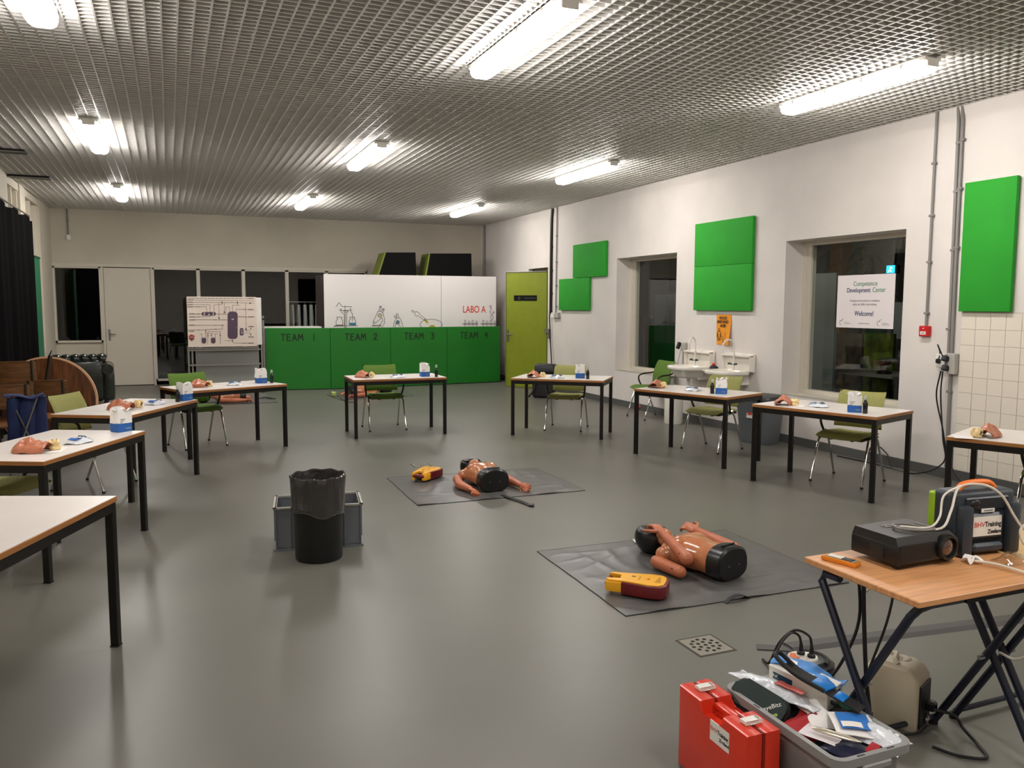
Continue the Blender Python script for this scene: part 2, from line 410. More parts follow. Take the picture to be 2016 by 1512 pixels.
# ------------------------------------------------------------------ ceiling lamps
M_LAMP = mat('lamp_diffuser', (255, 250, 245), 0.4, emit=LAMP_STRENGTH)
L0 = empty('ceiling_lamp', (0, 0, 0), 0, 'long white ceiling strip lamp glowing below the open metal grid', 'ceiling lamp', 'ceiling strip lamps')
MB().b2((-0.09, -0.8, 3.50), (0.09, 0.8, 3.54), bev=0.008).build('housing', M_WHITE, L0)
prof = [(0.098*math.sin(t), 0.075-0.075*max(0.0, math.cos(t))**0.6) for t in [-PI/2+PI*k/12 for k in range(13)]]
rings = []
for y, sc, dz in ((-0.79, 0.62, 0.03), (-0.78, 0.78, 0.018), (-0.76, 0.9, 0.008), (-0.72, 0.98, 0.002), (-0.68, 1, 0.0), (0.68, 1, 0.0), (0.72, 0.98, 0.002), (0.76, 0.9, 0.008), (0.78, 0.78, 0.018), (0.79, 0.62, 0.03)):
    rings.append([Vector((x*sc, y, 3.425+max(z, dz))) for x, z in prof])
MB().loft(rings).build('diffuser', M_LAMP, L0)
for s_ in (-1, 1): MB().b2((-0.06, s_*0.795-0.012, 3.465), (0.06, s_*0.795+0.012, 3.53), bev=0.006).build('end_cap', M_WHITE, L0)
for k in range(4):
    for s_ in (-1, 1): MB().b2((s_*0.099-0.004, -0.6+k*0.4-0.012, 3.485), (s_*0.099+0.004, -0.6+k*0.4+0.012, 3.52)).build('clip', M_STEEL, L0)
first = True
for x in (-0.69, 2.32, 5.37):
    for y in (5.45, 10.25, 15.15, 0.6):  # last row continues the pattern overhead, out of view, added for light
        o = L0 if first else copy_tree(L0); first = False; o.location = (x, y, 0)
# dark rails hanging below the grid by the left wall
for p, q in (((0, 290), (50, 297)), ((20, 342), (100, 349))):
    b = PZ(*q, ZC); b.x = -1.56
    o = empty('ceiling_rail', (0, b.y, ZC), 0, 'dark metal rail under the ceiling grid by the left wall', 'rail', 'dark ceiling rails')
    MB().b2((XL, -0.12, -0.03), (b.x, 0.12, -0.002), bev=0.004).build('rail_body', M_BLKMET, o); MB().b2((XL, -0.13, -0.036), (b.x, -0.10, -0.03)).build('rail_edge', M_PIPE, o, False)
# ------------------------------------------------------------------ tables
M_TOPW = mat('laminate_white', (228, 220, 214), 0.3, var=0.015, vscale=3)
M_PLY = mat('plywood_edge', (158, 104, 52), 0.5, var=0.12, vscale=3, stretch=(2, 2, 90))
T0 = empty('work_table')
MB().b2((-0.6, -0.35, 0.713), (0.6, 0.35, 0.7385), bev=0.002).build('tabletop', M_PLY, T0)
MB().b2((-0.597, -0.347, 0.7385), (0.597, 0.347, 0.74)).build('laminate_sheet', M_TOPW, T0, False)
for a, b in (((-0.56, -0.345, 0.668), (0.56, -0.31, 0.713)), ((-0.56, 0.31, 0.668), (0.56, 0.345, 0.713)), ((-0.595, -0.31, 0.668), (-0.56, 0.31, 0.713)), ((0.56, -0.31, 0.668), (0.595, 0.31, 0.713))):
    MB().b2(a, b).build('frame_rail', M_BLKMET, T0, False)
for sx in (-1, 1):
    for sy in (-1, 1):
        l = MB().box((sx*0.576, sy*0.326, 0.36), (0.04, 0.04, 0.706), bev=0.004).build('leg', M_BLKMET, T0)
        MB().box((sx*0.576, sy*0.326, 0.0035), (0.042, 0.042, 0.007)).build('foot_cap', M_BLACKR, l, False)
TABLES = {
 'L0': (-0.813, 3.894, 68.0, 'bare white table with plywood edge and black legs, nothing on it'),
 'L1': (-0.767, 6.124, 64.3, 'white table beside the bare table, with an open tissue pack on its corner'),
 'L2': (-0.364, 8.148, 61.8, 'white table in front of the tilted round tabletop'),
 'L3': (0.556, 9.902, 23.2, 'white table in front of the diagram board stand'),
 'M1': (2.683, 10.381, -1.4, 'white table in front of the TEAM 2 and TEAM 3 boards'),
 'M2': (4.682, 9.505, -39.3, 'white table in front of the open green door'),
 'R1': (5.315, 7.455, -70.2, 'white table in front of the two wash basins'),
 'R2': (5.590, 5.773, -72.1, 'white table in front of the window with the welcome poster'),
 'R3': (5.656, 3.736, -66.0, 'white table in front of the tiled wall')}
WHERE = {'L1': 'on the table beside the bare table', 'L2': 'on the table before the round tabletop', 'L3': 'on the table before the diagram stand', 'M1': 'on the table before the TEAM 2 board', 'M2': 'on the table before the green door', 'R1': 'on the table before the wash basins', 'R2': 'on the table before the poster window', 'R3': 'on the table before the tiled wall'}
first = True
for k, (x, y, a, lab) in TABLES.items():
    o = T0 if first else copy_tree(T0); first = False
    o.location = (x, y, 0); o.rotation_euler.z = R(a); tag(o, lab, 'table', 'white work tables set out in a horseshoe')
# ------------------------------------------------------------------ chairs
M_OLIVE = mat('fabric_olive', (146, 145, 84), 0.9, bump=0.12, bscale=400, var=0.015, vscale=30)
M_GRASS = mat('fabric_grass', (84, 114, 38), 0.9, bump=0.12, bscale=400, var=0.015, vscale=30)
def make_chair(fab):
    c = empty('upholstered_chair')
    # seat pad: gently dished, waterfall front
    def seat(u, v, top):
        x = (u-0.5)*0.46; y = -0.24+v*0.46
        e = 1-max(0, abs(u-0.5)*2-0.86)/0.14; e2 = 1-max(0, abs(v-0.5)*2-0.88)/0.12
        t = 0.022*max(0.0, min(e, e2))**0.5
        z = 0.462 - 0.03*max(0, 0.28-v)/0.28*max(0, 0.28-v)/0.28 - 0.02*v + 0.012*(abs(u-0.5)*2)**2
        w = 1.0-0.10*v-0.05*(abs(v-0.5)*2)**6
        return (x*w, y, z + (t if top else -t))
    m = MB(); m.grid(lambda u, v: seat(u, v, True), 16, 16); m.grid(lambda u, v: seat(u, v, False), 16, 16)
    bmesh.ops.remove_doubles(m.bm, verts=m.bm.verts, dist=1e-4); s = m.build('seat', fab, c, ang=60)
    MB().prism([(-0.215, -0.2), (0.215, -0.2), (0.2, 0.2), (-0.2, 0.2)], 0.014, z0=0.422, bev=0.004).build('seat_shell', M_BLACK, c)
    for sx in (-1, 1): MB().cyl((sx*0.1, -0.16, 0.41), (sx*0.1, -0.16, 0.424), 0.016, n=10).build('stacking_buffer', M_BLACKR, c)
    def back(u, v, f):
        x = (u-0.5)*0.46*(1-0.03*v); z = 0.50+v*0.34
        e = 1-max(0, abs(u-0.5)*2-0.9)/0.1; e2 = 1-max(0, abs(v-0.5)*2-0.92)/0.08
        t = 0.016*max(0.0, min(e, e2))**0.5
        y = 0.205+0.10*v-0.03*math.sin(v*PI)-0.035*(abs(u-0.5)*2)**2
        return (x, y + (-t if f else t), z+0.012*(abs(u-0.5)*2)**2*v)
    m = MB(); m.grid(lambda u, v: back(u, v, True), 16, 12); m.grid(lambda u, v: back(u, v, False), 16, 12)
    bmesh.ops.remove_doubles(m.bm, verts=m.bm.verts, dist=1e-4); m.build('backrest', fab, c, ang=60)
    MB().grid(lambda u, v: (back(u, v, False)[0]*0.985, back(u, v, False)[1]+0.004, back(u, v, False)[2]), 12, 8).solid(0.004).build('back_shell', M_BLACK, c)
    for sx in (-1, 1):
        l = MB().tube([(sx*0.222, 0.03, 0.435), (sx*0.228, -0.1, 0.425), (sx*0.236, -0.135, 0.39), (sx*0.246, -0.25, 0.012)], 0.011, 10).build('front_leg', M_CHROME, c)
        MB().cyl((sx*0.246, -0.249, 0.0), (sx*0.246, -0.249, 0.02), 0.014, n=10).build('glide', M_BLACKR, l)
        l = MB().tube([(sx*0.238, 0.02, 0.47), (sx*0.24, 0.08, 0.40), (sx*0.248, 0.25, 0.012)], 0.011, 10).build('rear_leg', M_CHROME, c)
        MB().cyl((sx*0.248, 0.249, 0.0), (sx*0.248, 0.249, 0.02), 0.014, n=10).build('glide', M_BLACKR, l)
        MB().tube(spline([(sx*0.238, 0.0, 0.44), (sx*0.255, -0.05, 0.54), (sx*0.262, -0.045, 0.61), (sx*0.258, 0.03, 0.642), (sx*0.245, 0.15, 0.652), (sx*0.226, 0.225, 0.67)], 5), 0.012, 8).build('armrest', M_BLACK, c)
    MB().cyl((-0.225, 0.0, 0.43), (0.225, 0.0, 0.43), 0.009, n=8).build('cross_bar', M_CHROME, c)
    return c
CH = {'o': make_chair(M_OLIVE), 'g': make_chair(M_GRASS)}
used = set()
def chair(kind, x, y, a, label):
    o = CH[kind] if kind not in used else copy_tree(CH[kind]); used.add(kind)
    o.location = (x, y, 0); o.rotation_euler.z = R(a); tag(o, label, 'chair', 'green upholstered chairs with chrome legs'); return o
chair('o', -1.10, 6.27, 63, 'olive upholstered chair behind the table beside the bare table')
chair('o', -0.68, 8.27, 60, 'olive upholstered chair behind the table before the round tabletop')
chair('g', 0.26, 10.28, 22, 'bright green upholstered chair behind the table before the diagram stand')
chair('g', 2.635, 10.80, -1, 'bright green upholstered chair behind the table before the TEAM 2 board')
chair('o', 4.93, 9.88, -38, 'olive upholstered chair behind the table before the open green door')
chair('o', 5.80, 7.82, -70, 'olive upholstered chair behind the table before the wash basins')
chair('o', 5.93, 5.87, -69, 'olive upholstered chair behind the table before the poster window')
chair('o', 6.02, 3.90, -66, 'olive upholstered chair behind the table before the tiled wall')
chair('g', 6.60, 10.42, -90, 'bright green chair with black armrests by the window next to the basins')
# ------------------------------------------------------------------ things on the tables
M_SKIN = mat('manikin_skin', (184, 118, 80), 0.2, var=0.05, vscale=12, coat=0.25)
M_SKIN2 = mat('mask_skin', (184, 112, 82), 0.36, var=0.05, vscale=25, coat=0.15)
M_CREAM = mat('lung_cream', (234, 206, 150), 0.45, var=0.06, vscale=30)
M_PAPERW = mat('tissue_white', (238, 234, 230), 0.8, bump=0.1, bscale=80)
M_BLUEP = mat('pack_blue', (28, 92, 168), 0.5)
M_GREYINK = mat('grey_ink', (120, 128, 140), 0.7)
M_PLASTW = mat('crinkled_plastic', (216, 220, 226), 0.22, bump=0.4, bscale=60, coat=0.4)
def face_mask():
    L, Wd, H = 0.108, 0.08, 0.068
    def f(u, v):
        th = (u-0.5)*PI*1.08; t = v*2-1
        w = (1-max(0, t)**3*0.85)**0.5*(1-0.30*max(0, -t)**1.5)
        nose = 0.020*math.exp(-((t+0.02)/0.16)**2-(th/0.24)**2)+0.012*math.exp(-((t-0.2)/0.2)**2-(th/0.16)**2)
        eye = -0.014*math.exp(-((t-0.22)/0.13)**2-((abs(th)-0.52)/0.26)**2)
        brow = 0.006*math.exp(-((t-0.42)/0.1)**2-((abs(th)-0.4)/0.4)**2)
        lip = 0.008*math.exp(-((t+0.42)/0.07)**2-(th/0.35)**2)-0.008*math.exp(-((t+0.52)/0.035)**2-(th/0.33)**2)+0.006*math.exp(-((t+0.62)/0.06)**2-(th/0.3)**2)
        chin = 0.012*math.exp(-((t+0.86)/0.12)**2-(th/0.4)**2)
        rr = nose+eye+brow+lip+chin
        return (math.sin(th)*(Wd*w+rr), t*L-(0.02 if t > 0.9 else 0), max(0.0, math.cos(th))*(H*w)+rr*math.cos(th)+0.006)
    def g(u, v, k):
        p = Vector(f(u, v)); p += noise.noise_vector(p*18)*0.009
        if k: p = Vector((p.x*0.94, p.y*0.985, p.z*0.95-0.002))
        p.z = max(p.z, 0.0); return p
    m = MB(); m.grid(lambda u, v: g(u, v, 0), 32, 40); m.grid(lambda u, v: g(u, v, 1), 32, 40)
    return m.mesh('mask_shell', M_SKIN2, True, 60)
MASK = face_mask()
m = MB(); m.openlathe([(0.012, 0.003), (0.03, 0.004), (0.036, 0.02), (0.028, 0.032), (0.036, 0.045), (0.03, 0.058), (0.016, 0.066)], 18, fn=lambda p, a, i: p*(1+0.10*math.sin(3*a+i)))
m.solid(0.003); CUP = m.mesh('lung_cup', M_CREAM, True, 50)
def tissue_mesh(kind):
    m = MB(); m.box((0, 0, 0.032), (0.115, 0.095, 0.064), bev=0.004); base = m.mesh('carton', M_BLUEP)
    m = MB(); seg = 10
    def f(u, v):
        a = u*4; s_ = int(a) % 4; t = a-int(a); P = [(-1, -1), (1, -1), (1, 1), (-1, 1)]; p, q = P[s_], P[(s_+1) % 4]
        x = p[0]+(q[0]-p[0])*t; y = p[1]+(q[1]-p[1])*t; z = 0.064+v*0.10
        sh = 1-0.10*v*v
        if v > 0.75: z += 0.018*math.sin(a*2.3+kind*2); sh -= 0.25*(v-0.75)*(1+math.sin(a*1.7+kind))
        return (x*0.0575*sh+0.004*v*math.sin(kind+z*60), y*0.0475*sh, z)
    m.grid(f, 24, 8, cu=True); m.wave(0.004, 30, kind); m.solid(0.0015); bag = m.mesh('paper_pack', M_PAPERW, True, 30)
    m = MB()
    for q in range(3):
        a = q*2.1+kind*0.9; b = Vector((math.cos(a)*0.03, math.sin(a)*0.028, 0.148))
        m.grid(lambda u, v: b+Vector(((u-0.5)*0.055*math.cos(a+1.2)+math.cos(a)*0.03*v, (u-0.5)*0.055*math.sin(a+1.2)+math.sin(a)*0.03*v, 0.035*v-0.02*v*v+0.008*math.sin(u*6+q))), 6, 5)
    m.wave(0.004, 40, kind*3); m.solid(0.001); fl = m.mesh('tissue_flap', M_PAPERW, True, 30)
    m = MB()
    for q in range(3): m.b2((-0.04, -0.0486, 0.09-q*0.012), (0.0-q*0.01, -0.0478, 0.095-q*0.012))
    m.b2((0.005, -0.0486, 0.02), (0.045, -0.0478, 0.03))
    pr = m.mesh('printed_lines', M_GREYINK, False)
    return base, bag, fl, pr
TIS = [tissue_mesh(0), tissue_mesh(1), tissue_mesh(2)]
def bottle_meshes():
    a = MB().lathe([(0.0, 0), (0.019, 0), (0.021, 0.004), (0.021, 0.088), (0.018, 0.098), (0.011, 0.104), (0.0, 0.104)], 18).mesh('bottle_body', mat('black_bottle', (16, 14, 18), 0.25))
    b = MB().lathe([(0.0, 0.104), (0.011, 0.104), (0.011, 0.118), (0.007, 0.12), (0.007, 0.126), (0.0, 0.126)], 14).mesh('spray_collar', M_BLACK)
    c = MB().lathe([(0.0, 0.118), (0.013, 0.118), (0.0125, 0.152), (0.010, 0.158), (0.0, 0.158)], 14).mesh('cap', mat('frosted_cap', (200, 206, 204), 0.2, alpha=0.55))
    return a, b, c
BOT = bottle_meshes()
def packet_mesh(k):
    m = MB(); m.grid(lambda u, v: ((u-0.5)*0.17+0.01*math.sin(v*5+k), (v-0.5)*0.115+0.008*math.sin(u*7+k), 0.006+0.03*max(0, math.sin(u*PI))**0.6*max(0, math.sin(v*PI))**0.6), 18, 14)
    m.wave(0.012, 22, k*5.1)
    for v in m.bm.verts: v.co.z = max(0.002, v.co.z)
    m.solid(0.0015); a = m.mesh('pouch', M_PLASTW, True, 25)
    m = MB(); m.grid(lambda u, v: (-0.07+u*0.065, -0.03+v*0.06, 0.03+0.012*math.sin(u*3)), 6, 6); m.wave(0.006, 25, k); m.solid(0.003); b = m.mesh('blue_wrapper', M_BLUEP, True, 30)
    m = MB(); m.tube(spline([(0.01, -0.02, 0.034), (0.035, 0.02, 0.04), (0.06, -0.005, 0.034), (0.03, -0.03, 0.036)], 5), 0.006, 7); c = m.mesh('valve_tube', mat('valve_grey', (92, 98, 112), 0.4), True)
    return a, b, c
PKT = [packet_mesh(k) for k in range(3)]
ITEMS = {
 'L1': dict(mask=(62, 890, 67), cup=(108, 886), packet=(155, 872, 30), tissue=(239, 849, 1)),
 'L2': dict(mask=(237, 806, 67), cup=(267, 803), packet=(307, 796, 20), bottle=(350, 791), tissue=(364, 788, 0)),
 'L3': dict(mask=(392, 762, 55), cup=(413, 761), packet=(463, 758, 0), tissue=(514, 754, 0), bottle=(535, 754)),
 'M1': dict(mask=(714, 743, 30), cup=(731, 744), packet=(783, 743, 0), tissue=(836, 741, 1), bottle=(859, 742)),
 'M2': dict(mask=(1050, 743, -35), cup=(1069, 743), packet=(1097, 744, 0), tissue=(1142, 744, 0), bottle=(1157, 746)),
 'R1': dict(mask=(1292, 763, -50), cup=(1311, 764), packet=(1364, 769, -30), bottle=(1402, 775), tissue=(1420, 775, 2)),
 'R2': dict(mask=(1542, 797, -45), cup=(1565, 799), packet=(1610, 801, -20), tissue=(1682, 811, 1), bottle=(1703, 814)),
 'R3': dict(mask=(1944, 859, -65), cup=(1914, 861))}
ZT = 0.7405
for i, (k, d) in enumerate(ITEMS.items()):
    w = WHERE[k]; ta = R(TABLES[k][2])
    if 'mask' in d:
        px, py, a = d['mask']; p = PZ(px, py, ZT); o = empty('face_mask', (p.x, p.y, ZT), R(a), 'flesh-coloured manikin face mask lying '+w, 'face mask', 'manikin face masks on the tables'); link('mask_shell', MASK, o)
    if 'cup' in d:
        px, py = d['cup']; p = PZ(px, py, ZT)
        o = tag(link('lung_cup', CUP), 'small cream plastic airway piece beside the mask '+w, 'airway piece', 'cream airway pieces'); o.location = (p.x, p.y, ZT+0.034 if i % 2 else ZT); o.rotation_euler = ((PI/2, 0, i*0.9) if i % 2 else (0, 0, i))
        if i % 2: o.location.z = ZT+0.038
    if 'packet' in d:
        px, py, a = d['packet']; p = PZ(px, py, ZT); o = empty('plastic_packet', (p.x, p.y, ZT), R(a)+ta*0.5, 'crinkled clear packet with a folded breathing sheet '+w, 'packet', 'plastic packets on the tables')
        for me, n in zip(PKT[i % 3], ('pouch', 'blue_wrapper', 'valve_tube')): link(n, me, o)
    if 'tissue' in d:
        px, py, a = d['tissue']; p = PZ(px, py, ZT); o = empty('tissue_pack', (p.x, p.y, ZT), ta*0.6, 'white and blue paper tissue pack standing '+w, 'tissue pack', 'tissue packs on the tables')
        for me, n in zip(TIS[a], ('carton', 'paper_pack', 'tissue_flap', 'printed_lines')): link(n, me, o)
    if 'bottle' in d:
        px, py = d['bottle']; p = PZ(px, py, ZT); o = empty('spray_bottle', (p.x, p.y, ZT), i, 'small black spray bottle standing '+w, 'bottle', 'black spray bottles')
        for me, n in zip(BOT, ('bottle_body', 'spray_collar', 'cap')): link(n, me, o)
for k in ('L1', 'L2', 'L3', 'M2', 'R2', 'R3'):
    px, py = ITEMS[k]['cup']; p = PZ(px, py, ZT)
    o = MB().grid(lambda u, v: ((u-0.5)*0.21, (v-0.5)*0.15, 0.001+0.006*max(0, u-0.75)*math.sin(v*3)), 8, 6).solid(0.0006).build('paper_sheet', M_PAPERW); o.location = (p.x-0.02, p.y, ZT+0.0005); o.rotation_euler.z = R(TABLES[k][2]+20)
    tag(o, 'thin white paper sheet under the airway piece '+WHERE[k], 'paper', 'paper sheets on the tables')
p = PZ(1323, 758, ZT); tag(MB().openlathe([(0.002, 0.001), (0.026, 0.001), (0.034, 0.085)], 18).solid(0.0015).build('plastic_cup', M_CLEAR), 'clear plastic cup standing on the table before the wash basins', 'cup').location = (p.x, p.y, ZT)
# ------------------------------------------------------------------ right wall: acoustic panels
def wall_panel(y0, y1, z0, z1, label):
    o = empty('acoustic_panel', (XR, (y0+y1)/2, z0), 0, label, 'wall panel', 'green acoustic wall panels'); hw = abs(y1-y0)/2; h = z1-z0
    MB().b2((-0.055, -hw, 0), (-0.012, hw, h), bev=0.006, seg=2).build('fabric_face', M_GREEN, o)
    MB().b2((-0.014, -hw+0.04, 0.04), (0.0, hw-0.04, h-0.04)).build('backing_frame', M_BLACK, o, False)
wall_panel(12.35, 13.58, 2.17, 2.77, 'green fabric wall panel at the upper right of the stepped pair by the green door')
wall_panel(12.94, 14.16, 1.58, 2.165, 'green fabric wall panel at the lower left of the stepped pair by the green door')
wall_panel(8.54, 9.785, 2.212, 2.81, 'upper of two stacked green fabric panels above the orange notice')
wall_panel(8.54, 9.785, 1.604, 2.21, 'lower of two stacked green fabric panels above the orange notice')
wall_panel(5.02, 5.535, 1.62, 2.81, 'tall narrow green fabric panel above the tiled wall')
# orange keep-distance notice with a curling corner
y0, y1, z0, z1 = 9.305, 8.985, 1.14, 1.555
o = empty('distance_notice', (XR, (y0+y1)/2, z0), 0, 'orange paper notice reading HOUD AFSTAND AUB with a curled corner', 'notice')
def curl(u, v):
    k = max(0, (1-v)*0.75+u-0.95)
    return (-0.007-0.09*k*k-0.003*math.sin(v*5), 0.16-u*0.32-0.02*(1-v), v*0.41)
MB().grid(curl, 14, 14).solid(0.0008).build('paper', mat('orange_paper', (232, 148, 28), 0.75), o)
for i, t in enumerate(('HOUD', 'AFSTAND', 'AUB!')):
    text('lettering', t, 0.056, frame((-0.0125, 0.015 if i == 1 else 0.005, 0.362-i*0.052), (0, -1, 0), (0, 0, 1)), M_INKB, o, bold=0.001)
fo = frame((-0.0125, 0.0, 0.0), (0, -1, 0), (0, 0, 1)); m = MB()
def person(m, cx, s_=1):
    m.stroke([(cx+0.019*math.cos(a*PI/6), 0.205+0.019*math.sin(a*PI/6)) for a in range(12)], 0.004, fo, closed=True)
    P = [(0.0, 0.183), (-0.035, 0.172), (-0.042, 0.11), (-0.028, 0.108), (-0.026, 0.15), (-0.026, 0.06), (-0.002, 0.06), (0, 0.11), (0.002, 0.06), (0.026, 0.06), (0.026, 0.15), (0.028, 0.108), (0.042, 0.11), (0.035, 0.172)]
    m.stroke([(cx+x, z) for x, z in P], 0.005, fo, closed=True)
person(m, -0.085); m.stroke([(-0.03, 0.105), (0.035, 0.105)], 0.005, fo); m.stroke([(0.05, 0.17), (0.045, 0.12), (0.06, 0.06)], 0.004, fo)
m.build('person_symbol', M_INKB, o, False); text('distance_text', '1,5 m', 0.032, frame((-0.0125, -0.01, 0.078), (0, -1, 0), (0, 0, 1)), M_INKB, o)
fr = frame((-0.0135, 0.0, 0.0), (0, -1, 0), (0, 0, 1)); MB().prism([(0.015+0.02*math.cos(a*PI/8), 0.035+0.02*math.sin(a*PI/8)) for a in range(16)], 0.001, fr).build('round_mark', M_INKB, o, False)
MB().stroke([(0.004, 0.034), (0.012, 0.027), (0.026, 0.043)], 0.005, frame((-0.0148, 0, 0), (0, -1, 0), (0, 0, 1))).build('check_mark', M_WHITE, o, False)
# welcome poster on the glass of the near window
o = empty('welcome_poster', (XR+0.30, 0, 0), 0, 'white poster reading Competence Development Center on the window glass', 'poster')
A, B, Cc, D = [PX(*p, XR+0.30) for p in ((1650, 543), (1763, 541), (1758, 648), (1645, 643))]
ym = (A.y+B.y)/2; zm = (A.z+Cc.z)/2; hw = abs(A.y-B.y)/2; hh = abs(A.z-Cc.z)/2; o.location = (XR+0.305, ym, zm)
MB().b2((-0.004, -hw, -hh), (0, hw, hh)).build('sheet', mat('poster_white', (232, 224, 224), 0.5), o, False)
ft = lambda z, y=0.0: frame((-0.005, y, z), (0, -1, 0), (0, 0, 1))
G1, G2, G3 = mat('print_green', (112, 150, 130), 0.7), mat('print_navy', (66, 70, 110), 0.7), mat('print_grey', (140, 138, 140), 0.7)
text('title', 'Competence', hh*0.25, ft(hh*0.66), G1, o, xs=0.88, bold=0.0008); text('title', 'Development', hh*0.25, ft(hh*0.42, hw*0.23), G2, o, xs=0.84, bold=0.0008); text('title', 'Center', hh*0.25, ft(hh*0.42, -hw*0.48), G1, o, xs=0.84, bold=0.0008)
text('subtitle', 'Training and instruction in compliance,', hh*0.12, ft(hh*0.03), G3, o, xs=0.78); text('subtitle', 'safety and skills in the industry', hh*0.12, ft(-hh*0.11), G3, o, xs=0.78)
text('welcome_text', 'Welcome!', hh*0.26, ft(-hh*0.46), G2, o, xs=0.84, bold=0.0008); text('web_text', 'www.labo-cdc.org', hh*0.07, ft(-hh*0.82), G3, o)
for s_ in (-1, 1):
    f_ = ft(-hh*0.8, hw*0.82 if s_ > 0 else -hw*0.52); m = MB().stroke([(hw*0.05*math.cos(a)*(1 if a < 4 else 0.4)+0.0, hh*0.085*math.sin(a)-a*0.001) for a in [0.6+k*0.5 for k in range(10)]], 0.004, f_); m.stroke([(0.0, hh*0.06), (hw*0.08, hh*0.14)], 0.004, f_)
    for q in range(2): m.stroke([(hw*0.12, -q*hh*0.05), (hw*(0.3+0.06*q), -q*hh*0.05)], 0.004, f_)
    m.build('corner_logo', G3, o, False)
# ------------------------------------------------------------------ conduits, sockets, cables
def conduit(pts, r, label, clips=(), m=M_PIPE, name='conduit_pipe', dirv=(1, 0, 0)):
    b = Vector(pts[-1]); o = empty(name, b, 0, label, 'pipe'); MB().tube([Vector(p)-b for p in pts], r, 10).build('pipe', m, o)
    for c in clips: MB().box(Vector(c)-b, (0.035, 0.05, 0.022) if dirv[0] else (0.05, 0.035, 0.022), bev=0.003).build('clip', m, o)
    return o
xw = XR-0.02
conduit([(xw, 5.91, ZC-0.002), (xw, 5.91, 1.475)], 0.013, 'grey conduit running down to the red fire alarm button', [(xw, 5.91, z) for z in (3.05, 2.55, 2.1, 1.6)])
conduit([(xw+0.03, 5.70, ZC-0.002), (xw, 5.665, 3.40), (xw, 5.64, 1.22)], 0.016, 'grey conduit ending at the wall sockets beside the tiles', [(xw, 5.65, z) for z in (3.2, 2.75, 2.2, 1.45)])
conduit([(xw+0.03, 5.655, ZC-0.002), (xw, 5.622, 3.40), (xw, 5.60, 0.11)], 0.016, 'long grey conduit from ceiling to baseboard beside the tiles', [(xw, 5.61, z) for z in (3.22, 2.77, 2.22, 0.85)])
conduit([(xw, 14.53, ZC-0.002), (xw, 14.57, 3.3), (xw, 14.58, 1.5)], 0.03, 'thick dark cable bundle running down beside the green door', [(xw, 14.55, z) for z in (3.3, 2.8, 2.35, 1.9)], M_BLKMET, 'cable_bundle')
conduit([(xw, 14.33, ZC-0.002), (xw, 14.36, 1.53)], 0.011, 'thin conduit running down to the socket beside the green door', [(xw, 14.34, z) for z in (3.0, 2.5, 2.05, 1.65)])
conduit([(XR-0.03, 18.25, ZC-0.002), (XR-0.03, 18.25, 0.1)], 0.03, 'dark pipe in the far corner behind the white board', (), M_PIPE)
conduit([(-1.79, YB-0.02, ZC-0.002), (-1.79, YB-0.02, 3.03)], 0.014, 'short conduit above the left window of the back wall', [(-1.79, YB-0.02, 3.3)], M_PIPE, dirv=(0, 1, 0))
tag(MB().box((-1.79, YB-0.02, 2.98), (0.075, 0.05, 0.1), bev=0.008).build('junction_box', M_WHITE), 'small white junction box at the end of the short conduit', 'junction box')
o = empty('fire_alarm_button', (XR, 5.915, 1.37), 0, 'red fire alarm button on the right wall under a conduit', 'fire alarm')
MB().b2((-0.05, -0.055, 0), (0, 0.055, 0.105), bev=0.006).build('housing', mat('alarm_red', (196, 26, 24), 0.35), o)
MB().b2((-0.053, -0.03, 0.018), (-0.049, 0.034, 0.05)).build('push_plate', M_WHITE, o, False); MB().b2((-0.0545, -0.018, 0.03), (-0.053, 0.022, 0.038)).build('print', M_GREYINK, o, False)
MB().cyl((-0.05, 0, 0.08), (-0.053, 0, 0.08), 0.006, n=10).build('indicator', M_WHITE, o)
o = empty('wall_socket', (XR, 5.62, 1.02), 0, 'white double wall socket with black plugs beside the tiles', 'socket')
MB().b2((-0.06, 0.03, 0.06), (0, 0.13, 0.19), bev=0.006).build('socket_box', M_WHITE, o); MB().b2((-0.065, -0.085, 0.0), (-0.001, -0.005, 0.2), bev=0.006).build('switch_box', mat('grey_box', (176, 172, 164), 0.45), o)
for y, z in ((0.0, 0.15), (-0.005, 0.06)): MB().box((-0.085, y, z), (0.06, 0.055, 0.055), rot=(0, 0.3, 0), bev=0.01).build('plug', M_BLACK, o)
MB().box((-0.075, 0.085, 0.12), (0.04, 0.045, 0.045), bev=0.01).build('plug', M_BLACK, o)
def cable(pts, r, label, m=M_CABLE, n=6, cat='cable', name='power_cable'):
    return tag(MB().tube(spline(pts, n), r, 7).build(name, m), label, cat)
cable([(XR-0.1, 5.62, 1.16), (XR-0.1, 5.7, 1.3), (XR-0.05, 5.71, 1.22), (XR-0.08, 5.7, 1.15)], 0.006, 'short black cable looped around the white wall socket')
cable([(XR-0.11, 5.62, 1.05), (XR-0.07, 5.66, 0.8), (XR-0.06, 5.62, 0.4), (XR-0.06, 5.6, 0.16), (XR-0.15, 5.85, 0.012), (XR-0.1, 6.4, 0.008), (XR-0.12, 6.9, 0.008)], 0.007, 'black cable hanging from the socket and running along the floor')
cable([(XR-0.11, 5.64, 1.05), (XR-0.08, 5.70, 0.8), (XR-0.06, 5.63, 0.5), (XR-0.05, 5.55, 0.2), (XR-0.12, 5.3, 0.010), (XR-0.06, 4.8, 0.008), (XR-0.08, 3.9, 0.008)], 0.007, 'black cable hanging from the socket towards the tiled wall')
cable([(XR-0.06, 6.2, 0.008), (XR-0.03, 6.3, 0.12), (XR-0.035, 6.45, 0.2), (XR-0.05, 6.52, 0.12), (XR-0.1, 6.4, 0.02)], 0.007, 'black cable loop standing up by the baseboard')
